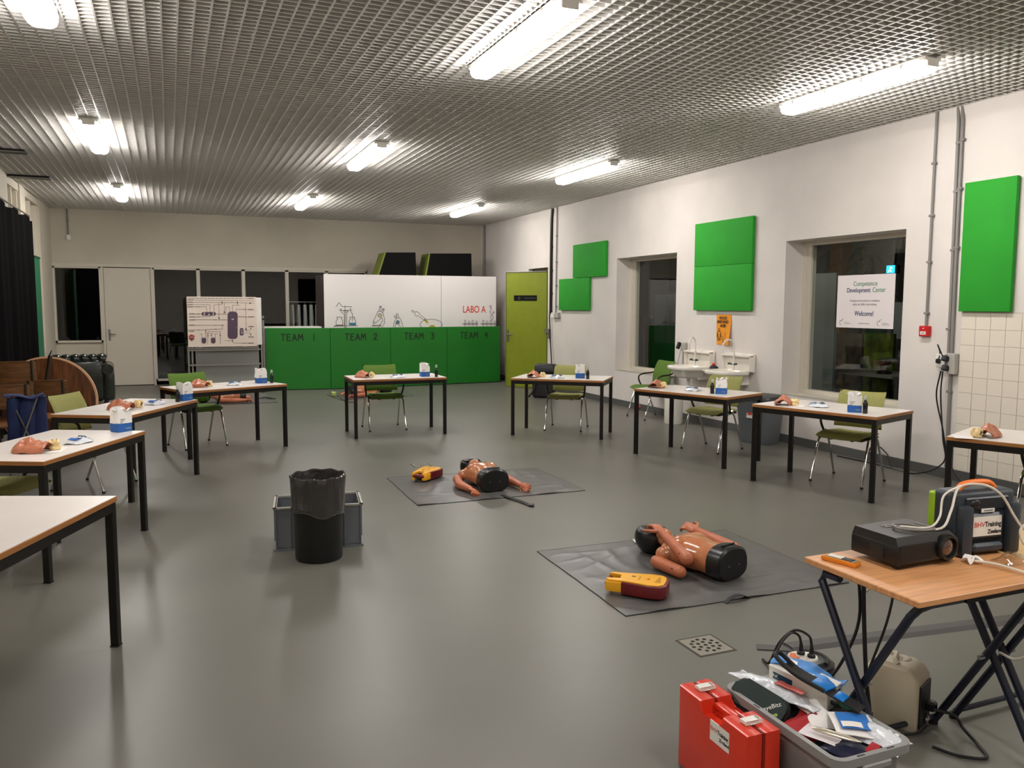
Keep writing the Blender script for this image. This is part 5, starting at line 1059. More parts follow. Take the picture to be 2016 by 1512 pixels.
# ------------------------------------------------------------------ waste bin with bag, crate behind it
o = empty('waste_bin', (0.86, 5.36, 0), 0, 'black round waste bin lined with a grey plastic bag', 'bin')
MB().openlathe([(0.002, 0.004), (0.148, 0.0), (0.152, 0.01), (0.158, 0.44), (0.150, 0.44), (0.142, 0.02)], 40).build('bin_body', mat('bin_black', (12, 12, 12), 0.42), o)
def bagf(p, a, i):
    k = Vector((math.cos(a)*1.6, math.sin(a)*1.6, p.z*7)); w = noise.noise(k); c1 = abs(noise.noise(k*1.9+Vector((4, 1, 2)))); c2 = abs(noise.noise(Vector((math.cos(a)*4, math.sin(a)*4, p.z*3+1))))
    out = i < 6; r = 1+((0.035*w+0.09*(0.25-c1)+0.05*(0.2-c2)) if out and 0 < i else (0.05*w+0.06*c1 if i > 7 else 0.02*w))
    if out: r = max(r, 0.985)
    sl = (0.03*math.sin(a-0.6)+0.012*math.sin(5*a)) if i == 0 else (0.02*math.sin(a-0.6) if i == 1 else 0)
    return Vector((p.x*r, p.y*r, p.z+sl+(0.006*w+0.004*math.sin(9*a) if 3 < i < 9 else 0)))
m = MB(); m.openlathe([(0.168, 0.335), (0.170, 0.36), (0.172, 0.40), (0.174, 0.46), (0.177, 0.52), (0.178, 0.552), (0.174, 0.560), (0.166, 0.556), (0.158, 0.5), (0.150, 0.4), (0.14, 0.2), (0.12, 0.05), (0.005, 0.03)], 96, fn=bagf); m.build('bin_bag', mat('bag_plastic', (52, 50, 49), 0.2, bump=1.0, bscale=11, coat=0.5), o, ang=18)
m = MB(); m.tube([bagf(Vector((0.168*math.cos(a), 0.168*math.sin(a), 0.335)), a, 0) for a in [2*PI*k/96 for k in range(96)]], 0.0045, 6, closed=True); m.build('bag_hem', mat('bag_plastic', (52, 50, 49), 0.2), o)
fl = Vector((0.600, 5.60, 0)); fr_ = Vector((1.187, 5.515, 0)); d = fr_-fl; an = math.atan2(d.y, d.x); nrm = Vector((-math.sin(an), math.cos(an), 0)); c = (fl+fr_)/2+nrm*0.185
o = empty('storage_crate', c, an, 'grey plastic stacking crate standing behind the black waste bin', 'crate'); MG = mat('crate_grey', (112, 116, 122), 0.45); MG2 = mat('crate_rim', (164, 160, 150), 0.45)
w, dp, h = 0.285, 0.18, 0.30; m = MB()
m.b2((-w, -dp, 0.012), (w, dp, 0.02)); m.b2((-w, -dp, 0.012), (w, -dp+0.006, h)); m.b2((-w, dp-0.006, 0.012), (w, dp, h)); m.b2((-w, -dp, 0.012), (-w+0.006, dp, h)); m.b2((w-0.006, -dp, 0.012), (w, dp, h)); m.build('walls', MG, o, False)
m = MB(); q = 0.014; m.b2((-w-q, -dp-q, h-0.012), (w+q, -dp+0.01, h)).b2((-w-q, dp-0.01, h-0.012), (w+q, dp+q, h)).b2((-w-q, -dp-q, h-0.012), (-w+0.01, dp+q, h)).b2((w-0.01, -dp-q, h-0.012), (w+q, dp+q, h)); m.build('rim', MG2, o, False)
m = MB(); m.b2((-w-q, -dp-q, 0.0), (w+q, -dp, 0.014)).b2((-w-q, dp, 0), (w+q, dp+q, 0.014)).b2((-w-q, -dp, 0), (-w, dp, 0.014)).b2((w, -dp, 0), (w+q, dp, 0.014)); m.build('foot_rim', MG, o, False)
for x in (-0.285, -0.19, 0.17, 0.279): MB().b2((x, -dp-0.012, 0.014), (x+0.006, -dp, h-0.012)).build('rib', MG, o, False)
for s_ in (-1, 1):
    for y_ in (-0.1, 0.1): MB().b2((s_*w-0.012, y_, 0.05), (s_*w+0.012, y_+0.006, h-0.012)).build('rib', MG, o, False)
MB().b2((-w, -dp-0.008, h-0.045), (w, -dp, h-0.036)).build('rib', MG, o, False)
# black bag behind the table before the green door
p = PZ(1078, 784); o = empty('black_backpack', (p.x, p.y+0.15, 0), R(-35), 'black bag with straps standing on the floor by the right wall', 'bag')
MB().b2((-0.2, -0.13, 0.0), (0.2, 0.13, 0.45), bev=0.06, seg=4).wave(0.03, 7).build('bag_body', mat('bag_black', (20, 20, 22), 0.6, bump=0.3, bscale=20), o); MB().b2((-0.17, -0.12, 0.44), (0.2, 0.12, 0.62), bev=0.05, seg=4).wave(0.03, 8).build('bag_flap', mat('bag_dark', (44, 46, 50), 0.5, bump=0.3, bscale=20), o); MB().tube(spline([(-0.25, -0.2, 0.02), (-0.16, -0.18, 0.15), (-0.12, -0.16, 0.35)], 5), 0.02, 7).build('strap', M_BLACKR, o)
# ------------------------------------------------------------------ projector table (two folding tables side by side)
M_BEECH = mat('beech_top', (206, 148, 98), 0.4, var=0.06, vscale=4, stretch=(1, 14, 1)); M_BEECH2 = mat('beech_top_pale', (214, 174, 112), 0.4, var=0.05, vscale=4, stretch=(1, 14, 1)); M_NAVY = mat('navy_tube', (20, 26, 44), 0.35)
def fold_table(x0, m_top, label):
    o = empty('folding_table', (x0, 1.78, 0), 0, label, 'table', 'folding tables with crossed legs'); w, d = 0.715, 0.5
    MB().b2((0, 0, 0.728), (w, d, 0.75), bev=0.003).build('tabletop', m_top, o)
    for a_, b_ in ((0.03, 0.075), (d-0.075, d-0.03)): MB().b2((0.25, a_, 0.70), (w-0.1, b_, 0.728)).build('under_rail', M_BLKMET, o, False)
    for s_, x in ((0, 0.055), (1, w-0.055)):
        i = -1 if s_ == 0 else 1
        MB().tube([(x-i*0.22, 0.05, 0.71), (x-i*0.05, 0.05, 0.71), (x-i*0.012, 0.055, 0.70), (x, 0.075, 0.67), (x, 0.46, 0.012)], 0.0145, 10).build('crossed_leg', M_NAVY, o)
        MB().tube([(x+i*0.028, 0.35, 0.71), (x+i*0.028, 0.42, 0.708), (x+i*0.028, 0.435, 0.68), (x+i*0.028, 0.04, 0.012)], 0.0145, 10).build('crossed_leg', M_NAVY, o)
        MB().cyl((x-0.035, 0.255, 0.362), (x+0.035, 0.255, 0.362), 0.009, n=10).build('pivot_bolt', M_STEEL, o)
        for yy, xx in ((0.462, x), (0.04, x+i*0.028)): MB().cyl((xx, yy, 0), (xx, yy, 0.022), 0.018, n=10).build('foot_cap', M_BLACKR, o)
    MB().cyl((0.055, 0.458, 0.03), (w-0.055, 0.458, 0.03), 0.011, n=8).build('floor_bar', M_NAVY, o)
    return o
fold_table(2.112, M_BEECH, 'wooden folding table with crossed navy legs under the projector'); fold_table(2.832, M_BEECH2, 'pale wooden folding table pushed against the projector table')
ZP = 0.7505
# projector
p = PZ(1763, 1125, 0.775); q = PZ(1667, 1093, 0.775)
o = empty('projector', (2.285, 2.02, ZP), R(1), 'black projector with round lens standing on the folding table', 'projector')
MP = mat('projector_black', (15, 14, 14), 0.4); w, d, h = 0.30, 0.21, 0.095
MB().b2((0, 0, 0.018), (w, d, 0.018+h*0.72), bev=0.008, seg=2).build('body', MP, o)
pr = [(0, 0.0), (w, 0.0), (w-0.02, 0.02), (0.03, 0.02)]
m = MB(); z0, z1 = 0.018+h*0.70, 0.018+h; m.loft([[Vector((0.003, 0.003, z0)), Vector((w-0.003, 0.003, z0)), Vector((w-0.003, d-0.003, z0)), Vector((0.003, d-0.003, z0))], [Vector((0.008, 0.02, z1)), Vector((w-0.03, 0.02, z1)), Vector((w-0.03, d-0.01, z1)), Vector((0.008, d-0.01, z1))]]); m.build('top_cover', mat('projector_top', (24, 22, 22), 0.32, spec=0.5), o)
for k in range(15): MB().b2((0.012, -0.0015, 0.028+k*0.0042), (0.175, 0.001, 0.0302+k*0.0042)).build('vent_slat', mat('vent_edge', (34, 32, 31), 0.4), o, False)
lx = 0.232; l = MB().lathe([(0.0, 0), (0.044, 0.0), (0.046, 0.02), (0.042, 0.03), (0.036, 0.03), (0.034, 0.016), (0, 0.016)], 28).build('lens_ring', MP, o); l.matrix_local = Matrix.Translation((lx, 0.012, 0.062)) @ Matrix.Rotation(PI/2, 4, 'X')
g = MB().ell((0, 0, 0.012), (0.036, 0.036, 0.016), n=24, m=12).build('lens_glass', mat('lens_glass', (70, 40, 22), 0.03, spec=1.0, coat=1.0), o); g.matrix_local = Matrix.Translation((lx, 0.012, 0.062)) @ Matrix.Rotation(PI/2, 4, 'X')
m = MB()
for k in range(7): m.cyl((0.09+0.016*(k % 4), 0.135+0.016*(k//4), z1), (0.09+0.016*(k % 4), 0.135+0.016*(k//4), z1+0.003), 0.005, n=8)
m.build('button', M_STEEL, o)
MB().b2((-0.002, 0.06, 0.03), (0.0, 0.12, 0.07)).build('port_panel', mat('vent_edge', (34, 32, 31), 0.4), o, False)
for x, y in ((0.03, 0.03), (w-0.03, 0.03), (w/2, d-0.03)): MB().cyl((x, y, 0), (x, y, 0.02), 0.012, n=10).build('foot', M_BLACKR, o)
# glasses-like cable coil on the projector
# orange remote
a, b = PZ(1622, 1094, 0.76), PZ(1690, 1112, 0.76); dr = b-a; o = empty('remote_control', ((a.x+b.x)/2, (a.y+b.y)/2, ZP), math.atan2(dr.y, dr.x), 'orange remote control with dark keys beside the projector', 'remote')
hl = dr.length/2; MB().b2((-hl, -0.021, 0), (hl, 0.021, 0.016), bev=0.004, seg=2).build('shell', mat('remote_orange', (226, 132, 28), 0.4), o)
MB().b2((-hl+0.012, -0.016, 0.015), (hl-0.006, 0.016, 0.018)).build('key_panel', mat('remote_grey', (150, 136, 112), 0.5), o, False)
for i in range(7):
    for k in range(3): MB().b2((-hl+0.022+i*(2*hl-0.04)/7, -0.013+k*0.0095, 0.018), (-hl+0.034+i*(2*hl-0.04)/7, -0.006+k*0.0095, 0.0205)).build('key', M_BLACK if i > 3 else M_WHITE, o, False)
# hard case of the monitor unit: slate plastic with orange handle and label
o = empty('monitor_case', (2.765, 2.11, ZP), R(-6), 'dark slate device case with orange handle and white label on the folding table', 'device case'); MS = mat('case_slate', (46, 52, 60), 0.45); MS2 = mat('case_slate_dark', (32, 36, 42), 0.4)
MB().b2((-0.142, -0.05, 0.0), (0.142, 0.06, 0.235), bev=0.02, seg=3).build('shell', MS, o)
MB().b2((-0.148, 0.045, 0.01), (-0.09, 0.075, 0.22), bev=0.006).build('lime_edge', mat('lime_edge', (150, 186, 32), 0.5), o)
MB().b2((-0.085, -0.066, 0.055), (0.075, -0.045, 0.155), bev=0.01).build('battery_panel', MS2, o); MB().b2((-0.07, -0.075, 0.01), (0.07, -0.045, 0.045), bev=0.01).build('stand_foot', MS, o)
for s_ in (-1, 1): MB().b2((s_*0.11-0.025, -0.085, 0.0), (s_*0.11+0.025, -0.045, 0.19), bev=0.012, seg=2).build('corner_post', MS, o)
MB().b2((-0.1, -0.058, 0.165), (0.1, -0.046, 0.215), bev=0.005).build('top_panel', MS2, o)
MB().ell((-0.055, -0.056, 0.19), (0.025, 0.01, 0.018)).build('knob_recess', M_BLACK, o)
MB().tube(spline([(-0.085, 0.0, 0.232), (-0.06, 0.0, 0.252), (0.0, 0.0, 0.258), (0.06, 0.0, 0.252), (0.085, 0.0, 0.232)], 5), [0.012]*21, 10).build('carry_handle', mat('handle_orange', (240, 120, 30), 0.45), o)
fl = frame((-0.008, -0.0685, 0.108), (1, 0, 0), (0, 0, 1)); MB().b2((-0.072, -0.068, 0.072), (0.058, -0.0655, 0.145)).build('label_sheet', M_WHITE, o, False)
def bhv(par, f, s_):
    text('label_text', 'BHV', s_, f @ Matrix.Translation((-s_*2.32, s_*0.25, 0.0)), M_REDT, par, 'LEFT', 0.0004); text('label_text', 'Training', s_, f @ Matrix.Translation((-s_*0.42, s_*0.25, 0)), M_INKB, par, 'LEFT', 0.0004, bold=0.0006, xs=0.86); text('label_text', 'Zeeland', s_*0.8, f @ Matrix.Translation((s_*0.1, -s_*0.8, 0)), M_INKB, par, 'LEFT', 0.0004, bold=0.0005)
bhv(o, fl, 0.0265)
MB().b2((-0.03, -0.061, 0.158), (0.03, -0.058, 0.172)).build('small_label', M_WHITE, o, False); MB().b2((-0.02, -0.062, 0.163), (0.02, -0.061, 0.167)).build('small_print', M_GREYINK, o, False)
# white cables over case and table
M_WCAB = mat('white_cable', (222, 214, 200), 0.4)
c0 = o.location
cable([(2.42, 2.10, 0.874), (2.52, 2.05, 0.872), (2.58, 2.06, 0.93), (2.64, 2.08, 1.005), (2.70, 2.03, 1.02), (2.77, 2.01, 0.98), (2.83, 2.0, 0.90), (2.87, 1.99, 0.85), (2.91, 1.98, 0.84), (2.90, 1.97, 0.80), (2.85, 1.97, 0.80), (2.84, 1.98, 0.85), (2.88, 1.97, 0.88), (2.93, 1.96, 0.85), (2.9, 1.95, 0.775)], 0.0045, 'white cable looped over the orange handle of the device case', M_WCAB, name='white_cable')
cable([(2.40, 2.12, 0.874), (2.47, 2.06, 0.878), (2.56, 2.09, 0.90), (2.60, 2.11, 0.97), (2.66, 2.09, 1.008)], 0.004, 'thin white cable rising from the projector to the device case', M_WCAB, name='white_cable')
cable([(2.48, 2.08, 0.872), (2.45, 2.13, 0.875), (2.40, 2.15, 0.874), (2.38, 2.10, 0.873), (2.44, 2.05, 0.874), (2.50, 2.06, 0.873), (2.47, 2.12, 0.88)], 0.004, 'grey cable coiled on top of the projector', M_PIPE, name='grey_cable')
cable([(2.60, 2.0, 0.762), (2.64, 1.92, 0.765), (2.655, 1.84, 0.762), (2.665, 1.79, 0.756), (2.672, 1.768, 0.725), (2.70, 1.765, 0.62), (2.72, 1.80, 0.50), (2.75, 1.90, 0.41), (2.80, 2.0, 0.385)], 0.0048, 'white cable hanging over the front edge of the folding table', M_WCAB, name='white_cable')
tag(MB().box((2.685, 1.760, 0.64), (0.022, 0.022, 0.045), bev=0.004).build('ferrite_bead', M_WHITE), 'small white adapter block on the hanging cable', 'adapter')
m = MB(); m.grid(lambda u, v: ((u-0.5)*0.06, (v-0.5)*0.05, 0.02*math.sin(u*4+v*3)**2+0.003), 6, 6); m.wave(0.012, 40); 
for v in m.bm.verts: v.co.z = max(0.001, v.co.z)
x_ = tag(m.solid(0.001).build('crumpled_paper', M_PAPERW, ang=15), 'crumpled white paper beside the projector lens', 'paper'); x_.location = (2.62, 2.0, ZP)
m = MB(); m.grid(lambda u, v: ((u-0.5)*0.13, (v-0.5)*0.1, 0.03*max(0, math.sin(u*PI))*max(0, math.sin(v*PI))+0.003), 12, 10); m.wave(0.012, 30)
for v in m.bm.verts: v.co.z = max(0.001, v.co.z)
x_ = tag(m.build('plastic_bag', M_CLEAR, ang=25), 'clear plastic bag lying in front of the device case', 'plastic bag'); x_.location = (2.76, 1.95, ZP)
# cables hanging under the table
cable([(2.32, 2.2, 0.727), (2.33, 2.2, 0.55), (2.345, 2.19, 0.30), (2.36, 2.18, 0.16)], 0.008, 'thick black video cable hanging under the projector table'); tag(MB().box((2.362, 2.18, 0.125), (0.022, 0.016, 0.06), bev=0.003).build('video_plug', M_BLACK), 'black plug at the end of the hanging video cable', 'plug')
cable([(2.31, 2.22, 0.727), (2.33, 2.22, 0.5), (2.29, 2.26, 0.32), (2.25, 2.32, 0.2), (2.30, 2.42, 0.06), (2.36, 2.52, 0.012), (2.45, 2.62, 0.05)], 0.006, 'black power cable running from the projector down to the extension box')
cable([(2.52, 2.22, 0.727), (2.48, 2.22, 0.5), (2.42, 2.24, 0.3), (2.44, 2.34, 0.05), (2.5, 2.4, 0.012)], 0.005, 'thin black cable hanging behind the projector table')
cable([(2.38, 2.24, 0.727), (2.37, 2.24, 0.6), (2.42, 2.24, 0.63), (2.44, 2.24, 0.727)], 0.004, 'thin white cable loop under the projector table', M_WCAB, name='white_cable')
# ------------------------------------------------------------------ beige box speaker under the table
o = empty('beige_speaker', (2.66, 2.33, 0), R(24), 'beige plastic active speaker standing on the floor under the table', 'speaker'); MBG = mat('beige_plastic', (196, 186, 162), 0.45)
m = MB(); m.loft([rr(0.075, 0.10, 0.02, 0.0), rr(0.08, 0.105, 0.02, 0.01), rr(0.08, 0.105, 0.02, 0.20), rr(0.072, 0.085, 0.02, 0.235), rr(0.055, 0.065, 0.02, 0.25)]); m.build('housing', MBG, o)
MB().tube(spline([(-0.05, -0.02, 0.247), (-0.03, 0.0, 0.258), (0.02, 0.01, 0.262), (0.045, 0.04, 0.25)], 5), 0.010, 8).build('top_ridge', MBG, o); MB().ell((0.02, -0.03, 0.248), (0.03, 0.018, 0.008)).build('top_knob', MBG, o)
MB().b2((-0.06, -0.112, 0.012), (0.065, -0.104, 0.185), bev=0.003).build('connector_panel', M_BLACK, o); MB().box((0.03, -0.125, 0.085), (0.04, 0.04, 0.04), bev=0.008).build('power_plug', M_BLACK, o); MB().ell((0.01, -0.118, 0.035), (0.018, 0.01, 0.012)).build('jack', M_STEEL, o)
cable([(2.72, 2.20, 0.085), (2.77, 2.15, 0.075), (2.79, 2.12, 0.03), (2.77, 2.04, 0.008), (2.72, 1.97, 0.008), (2.64, 2.02, 0.008), (2.60, 2.1, 0.01)], 0.006, 'black power cable curling on the floor in front of the beige speaker')
cable([(2.68, 2.19, 0.03), (2.6, 2.18, 0.02), (2.5, 2.25, 0.01), (2.42, 2.35, 0.008), (2.46, 2.55, 0.008), (2.52, 2.66, 0.03)], 0.005, 'thin black cable from the beige speaker to the extension box')
# ------------------------------------------------------------------ extension box with plugs
c = (PZ(1512, 1320)+PZ(1634, 1318))/2; o = empty('extension_box', (c.x, c.y-0.02, 0), R(-20), 'black oval extension reel with white and orange sockets on the floor', 'extension reel'); ME = mat('reel_black', (26, 25, 25), 0.3)
def ov(a, b, z, n=32): return [Vector((a*math.cos(2*PI*k/n), b*math.sin(2*PI*k/n), z)) for k in range(n)]
MB().loft([ov(0.13, 0.085, 0.0), ov(0.145, 0.10, 0.02), ov(0.145, 0.10, 0.045), ov(0.12, 0.08, 0.062), ov(0.09, 0.07, 0.066)]).build('body', ME, o)
s1 = MB().loft([[v+Vector((0.0, 0, 0)) for v in ov(0.068, 0.058, 0.066)], ov(0.066, 0.056, 0.074)]).build('socket_disc', M_WHITE, o)
MB().prism([(-0.062, 0.0), (-0.05, -0.02), (-0.045, -0.03), (-0.022, -0.02), (-0.03, 0.0), (-0.022, 0.025), (-0.045, 0.035)], 0.003, z0=0.074).build('orange_segment', mat('seg_orange', (222, 110, 40), 0.5), s1, False)
for x, y in ((0.0, 0.022), (0.035, -0.012), (0.0, -0.03), (-0.012, 0.0)):
    MB().cyl((x, y, 0.074), (x, y, 0.0755), 0.015, n=16).build('socket_hole', mat('socket_shade', (196, 188, 176), 0.5), s1)
for x, y in ((0.0, 0.022), (0.035, -0.012)): MB().lathe([(0, 0.075), (0.018, 0.075), (0.018, 0.085), (0.01, 0.092), (0.008, 0.125), (0, 0.127)], 14, (x, y, 0)).build('plug', M_BLACK, o)
MB().tube([(0.09*math.cos(a)+0.02, 0.085*math.sin(a), 0.062) for a in [R(-50+k*14) for k in range(11)]], 0.01, 8).build('carry_rim', M_BLACK, o)
oc = Vector((c.x, c.y-0.02, 0))
def loc(x, y, z): a = R(-20); return oc+Vector((x*math.cos(a)-y*math.sin(a), x*math.sin(a)+y*math.cos(a), z))
cable([loc(0, 0.022, 0.125), loc(-0.01, 0.03, 0.16), loc(-0.05, 0.03, 0.17), loc(-0.11, 0.01, 0.11), loc(-0.15, -0.03, 0.02), loc(-0.12, -0.09, 0.008)], 0.006, 'black cable arching from the first plug of the extension reel')
cable([loc(0.035, -0.012, 0.125), loc(0.025, 0.0, 0.17), loc(-0.03, 0.03, 0.185), loc(-0.09, 0.05, 0.12), loc(-0.13, 0.06, 0.02), loc(-0.14, 0.12, 0.008)], 0.006, 'black cable arching from the second plug of the extension reel')
# ------------------------------------------------------------------ red first aid case
M_RED = mat('case_red', (214, 52, 28), 0.32, coat=0.2); o = empty('first_aid_case', (1.718, 2.19, 0), R(-1), 'bright red plastic first aid case with white latches standing upright', 'first aid case')
T, Lh, H = 0.068, 0.195, 0.30      # half thickness, half length, height
sec = [(-Lh, 0), (Lh, 0), (Lh, H), (0.062, H), (0.055, H-0.05), (-0.055, H-0.05), (-0.062, H), (-Lh, H)]
for s_, a, b in ((0, -T, -0.003), (1, 0.003, T)):
    fr = frame((a, 0, 0), (0, 1, 0), (0, 0, 1)); MB().prism(sec, b-a, fr, bev=0.012, seg=2).build('half_shell', M_RED, o)
MB().prism([(y*0.985, z*0.99+0.001) for y, z in sec], 0.008, frame((-0.004, 0, 0), (0, 1, 0), (0, 0, 1))).build('seam_gasket', mat('seam_dark', (130, 22, 14), 0.5), o, False)
MB().box((0, 0, H-0.022), (0.032, 0.115, 0.022), bev=0.008, seg=2).build('carry_handle', M_RED, o)
for y in (-0.125, 0.13):
    l = MB().prism([(-0.032, -0.016), (-0.012, -0.012), (0.012, -0.012), (0.034, -0.017), (0.034, 0.017), (0.012, 0.012), (-0.012, 0.012), (-0.032, 0.016)], 0.014, z0=H+0.001, bev=0.003).build('latch', M_WHITE, o); l.location = (0, y, 0); MB().b2((0.02, -0.01, H+0.0145), (0.027, 0.01, H+0.0165)).build('latch_slot', mat('slot_grey', (150, 140, 130), 0.6), l, False)
fl = frame((-T-0.0012, -0.055, 0.155), (0, -1, 0), (0, 0, 1)); 
MB().b2((-T-0.001, -0.105, 0.195), (-T+0.002, 0.0, 0.265)).build('label_sheet', M_WHITE, o, False); bhv(o, frame((-T-0.0012, -0.05, 0.233), (0, -1, 0), (0, 0, 1)), 0.0205)
# ------------------------------------------------------------------ grey tub and what lies in it
MT = mat('tub_grey', (140, 140, 138), 0.45); tx0, tx1, ty0, ty1, tz = 1.805, 2.125, 1.775, 2.335, 0.295
o = empty('plastic_tub', ((tx0+tx1)/2, (ty0+ty1)/2, 0), 0, 'grey plastic tub full of first aid supplies beside the red case', 'tub'); hx, hy = (tx1-tx0)/2, (ty1-ty0)/2
m = MB(); m.loft([rr(hx-0.05, hy-0.05, 0.03, 0.0), rr(hx-0.045, hy-0.045, 0.03, 0.01), rr(hx-0.022, hy-0.022, 0.035, tz-0.03), rr(hx, hy, 0.045, tz-0.028), rr(hx, hy, 0.045, tz), rr(hx-0.018, hy-0.018, 0.035, tz), rr(hx-0.03, hy-0.03, 0.03, tz-0.03), rr(hx-0.055, hy-0.055, 0.03, 0.015)]); m.build('tub_shell', MT, o)
MB().b2((-0.06, -hy-0.004, tz-0.055), (0.06, -hy+0.02, tz-0.028), bev=0.006).build('grip', MT, o)
for x, y, a in ((hx-0.009, 0.1, 1), (hx-0.009, -0.1, 1), (0.06, -hy+0.009, 0), (-0.06, -hy+0.009, 0), (-hx+0.009, 0.1, 1)): MB().box((x, y, tz+0.0003), (0.005, 0.03, 0.002) if a else (0.03, 0.005, 0.002)).build('rim_slot', mat('slot_dark', (60, 60, 60), 0.6), o, False)
MB().b2((-hx+0.045, -hy+0.045, 0.02), (hx-0.045, hy-0.045, 0.19)).wave(0.004, 20).build('packed_layer', mat('packed_cloth', (70, 66, 70), 0.9), o, False)
def flatcloth(name, c, rx, sx, sy, amp, sc, m_, label, cat, th=0.003, seed=0, n=14, puff=0.0):
    m = MB(); m.grid(lambda u, v: ((u-0.5)*sx, (v-0.5)*sy, puff*max(0, math.sin(u*PI))*max(0, math.sin(v*PI))), n, n); m.wave(amp, sc, seed); m.solid(th); x = m.build(name, m_, ang=40)
    x.location = c; x.rotation_euler = rx; return tag(x, label, cat) if label else x
# green zipped pouch leaning on the rim
x = empty('green_pouch', (1.878, 2.205, 0.262), 0, 'dark green zipped pouch with small white lettering in the tub', 'pouch'); x.rotation_euler = (0.2, -0.75, 0.12); MPG = mat('pouch_green', (16, 34, 32), 0.6)
pp = [(v.x, v.y) for v in rr(0.05, 0.105, 0.035, 0)]; MB().prism(pp, 0.045, bev=0.012, seg=3).build('pouch_body', MPG, x); MB().tube([(a*1.01, b*1.005, 0.022) for a, b in pp], 0.004, 6, closed=True).build('zip', M_BLACK, x)
text('pouch_text', 'eyeBitz', 0.022, frame((0.005, -0.055, 0.0452), (0.75, -0.65, 0), (0.65, 0.75, 0)), M_WHITE, x); MB().ell((-0.02, -0.075, 0.0455), (0.006, 0.006, 0.001), n=8, m=4).ell((-0.012, -0.082, 0.0455), (0.006, 0.006, 0.001), n=8, m=4).build('leaf_mark', mat('leaf_lime', (150, 170, 70), 0.6), x)
# long clear bag with a red and white pad
x = flatcloth('bandage_bag', (1.955, 2.225, 0.295), (0.0, 0.1, 0.2), 0.075, 0.36, 0.012, 20, M_PLASTW, 'long clear plastic bag with a folded bandage in the tub', 'plastic bag', 0.004, 2, 16, 0.03)
x2 = flatcloth('red_print', (0.0, -0.06, 0.034), (0, 0, 0), 0.04, 0.11, 0.006, 25, mat('pink_print', (206, 96, 84), 0.5), None, None, 0.002, 4, 8, 0.0); x2.parent = x
# glove box with blue gloves
x = empty('glove_box', (2.055, 2.19, 0.285), 0, 'white cardboard box with blue gloves spilling out in the tub', 'box'); x.rotation_euler = (0.05, -0.12, 0.22); MB().b2((-0.045, -0.12, 0), (0.045, 0.12, 0.075), bev=0.002).build('carton', M_WHITE, x)
MB().b2((-0.0465, -0.11+0.13, 0.03), (-0.0445, 0.1, 0.055)).build('dark_print', mat('glove_print', (18, 58, 84), 0.6), x, False); text('print_text', 'AK', 0.02, frame((-0.0468, 0.09, 0.042), (0, -1, 0), (0, 0, 1)), M_WHITE, x); MB().b2((-0.02, -0.1212, 0.045), (0.03, -0.1195, 0.06)).build('dark_print', mat('glove_print', (18, 58, 84), 0.6), x, False)
m = MB(); m.grid(lambda u, v: ((u-0.35)*0.10, (v-0.5)*0.25, 0.08+0.018*math.sin(v*9)*math.sin(u*5)), 16, 24); m.wave(0.018, 16, 3); m.solid(0.003); m.build('blue_gloves', mat('glove_blue', (70, 140, 214), 0.45), x, ang=40)
# blue buckle strap
x = empty('head_strap', (2.02, 2.07, 0.365), 0, 'black strap with bright blue buckle plate lying on the glove box', 'strap'); x.rotation_euler = (0.25, -0.1, 0.35)
ribbon([(0.0, -0.14+0.02*k, 0.002*math.sin(k)) for k in range(15)], 0.05, 0.0, 0.004).build('webbing', M_BLACKR, x); MB().prism([(-0.03, -0.02), (0.03, -0.035), (0.03, 0.03), (-0.03, 0.035)], 0.008, z0=0.002, bev=0.002).build('buckle_plate', mat('buckle_blue', (20, 116, 196), 0.35), x); MB().prism([(-0.022, -0.085), (0.022, -0.085), (0.022, -0.05), (-0.022, -0.05)], 0.007, z0=0.002, bev=0.002).build('slide', mat('buckle_blue', (20, 116, 196), 0.35), x)
MB().tube(spline([(0.02, 0.12, 0.0), (0.0, 0.17, 0.03), (-0.05, 0.16, 0.045), (-0.06, 0.08, 0.03), (-0.03, -0.02, 0.01)], 6), 0.008, 8).build('elastic_loop', M_BLACKR, x)
# black rubber thing with green core
x = empty('black_mask_bag', (2.075, 2.0, 0.225), 0, 'black rubber breathing mask with green valve in the tub', 'mask'); m = MB(); m.ell((0, 0, 0.04), (0.045, 0.07, 0.04), n=16, m=10); m.wave(0.02, 18); m.build('rubber_body', M_BLACKR, x); MB().ell((0.0, 0.02, 0.085), (0.018, 0.028, 0.014)).wave(0.006, 40).build('green_valve', mat('valve_green', (32, 104, 74), 0.5), x)
for a in (0.6, 2.4): MB().tube(spline([(0, 0.03, 0.06), (0.03*math.cos(a), 0.08, 0.09), (0.05*math.cos(a), 0.10, 0.11)], 4), 0.007, 6).build('strap_end', M_BLACKR, x)
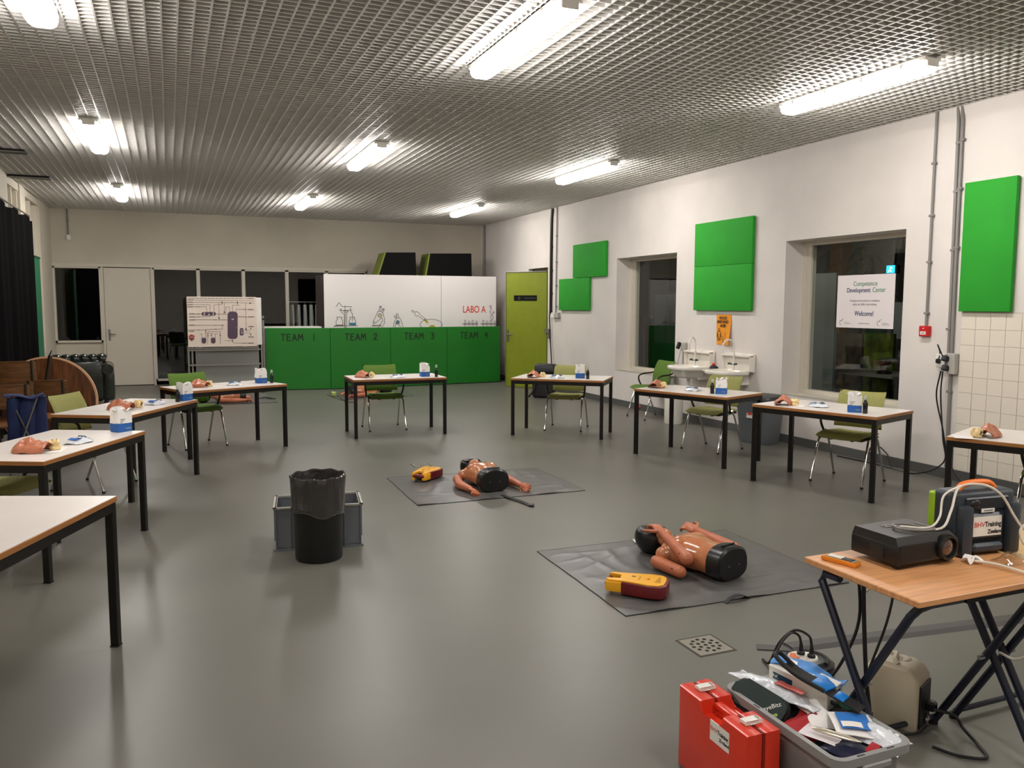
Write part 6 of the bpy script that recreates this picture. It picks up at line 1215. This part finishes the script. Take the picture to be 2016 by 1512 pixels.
# cloths, papers and packets
flatcloth('red_cloth', (1.94, 2.04, 0.262), (0.2, -0.1, 0.4), 0.15, 0.12, 0.02, 14, mat('cloth_red', (168, 24, 30), 0.7), 'red cloth bunched up in the tub', 'cloth', 0.004, 5, 18, 0.03)
flatcloth('white_cloth', (2.0, 2.06, 0.275), (0.1, 0.25, -0.3), 0.12, 0.17, 0.02, 16, M_PAPERW, 'white crumpled paper cloth in the middle of the tub', 'cloth', 0.002, 9, 18, 0.03)
flatcloth('paper_card', (1.90, 1.94, 0.285), (0.05, 0.08, 0.5), 0.10, 0.12, 0.003, 12, mat('card_white', (226, 218, 220), 0.6), 'white card lying on the tub edge beside the red case', 'card', 0.001, 1, 8, 0.0)
flatcloth('navy_pouch', (1.925, 1.855, 0.275), (0.05, 0.05, 0.35), 0.13, 0.12, 0.008, 14, mat('navy_foil', (28, 32, 54), 0.3), 'dark navy foil pouch in the tub', 'pouch', 0.004, 3, 12, 0.015)
x = MB().loft([[Vector((a*0.013*math.cos(t), y, 0.008*math.sin(t)*a)) for t in [2*PI*k/12 for k in range(12)]] for a, y in ((0.15, -0.075), (0.7, -0.055), (1.0, -0.02), (1.05, 0.03), (0.8, 0.065), (0.3, 0.078))]).build('splint_roll', mat('foil_silver', (206, 196, 178), 0.25, metal=0.5)); x.location = (1.912, 1.89, 0.306); x.rotation_euler = (0.0, 0, 0.55); tag(x, 'silvery spindle-shaped implement lying on the navy pouch', 'implement')
x = flatcloth('dressing_packet', (2.02, 1.93, 0.30), (0.12, 0.05, -0.5), 0.13, 0.125, 0.006, 12, M_PAPERW, 'white paper dressing packet with blue print in the tub', 'packet', 0.004, 7, 14, 0.012)
for nm, a, b, mm in (('blue_print', (-0.05, -0.045), (0.05, 0.04), mat('print_blue', (40, 112, 190), 0.6)), ('white_field', (-0.045, -0.04), (0.02, -0.012), M_WHITE)):
    zz = 0.0125 if nm == 'blue_print' else 0.0155
    y = MB().grid(lambda u, v: (a[0]+(b[0]-a[0])*u, a[1]+(b[1]-a[1])*v, zz+0.003*math.sin(u*3)), 6, 6).solid(0.001).build(nm, mm, x)
x = flatcloth('gauze_bag', (2.07, 1.865, 0.275), (0.1, -0.05, 0.3), 0.10, 0.16, 0.014, 18, M_PLASTW, 'clear bag of white gauze rolls in the corner of the tub', 'plastic bag', 0.003, 12, 16, 0.035)
for k in range(4): MB().cyl((-0.03, -0.045+k*0.025, 0.012), (0.03, -0.04+k*0.025, 0.014), 0.011, n=10).build('gauze_roll', M_PAPERW, x)
flatcloth('red_wrapper', (1.99, 1.82, 0.283), (0, 0, 0.4), 0.06, 0.03, 0.008, 20, mat('cloth_red', (168, 24, 30), 0.7), 'small red wrapper at the front rim of the tub', 'wrapper', 0.002, 8, 8, 0.01)
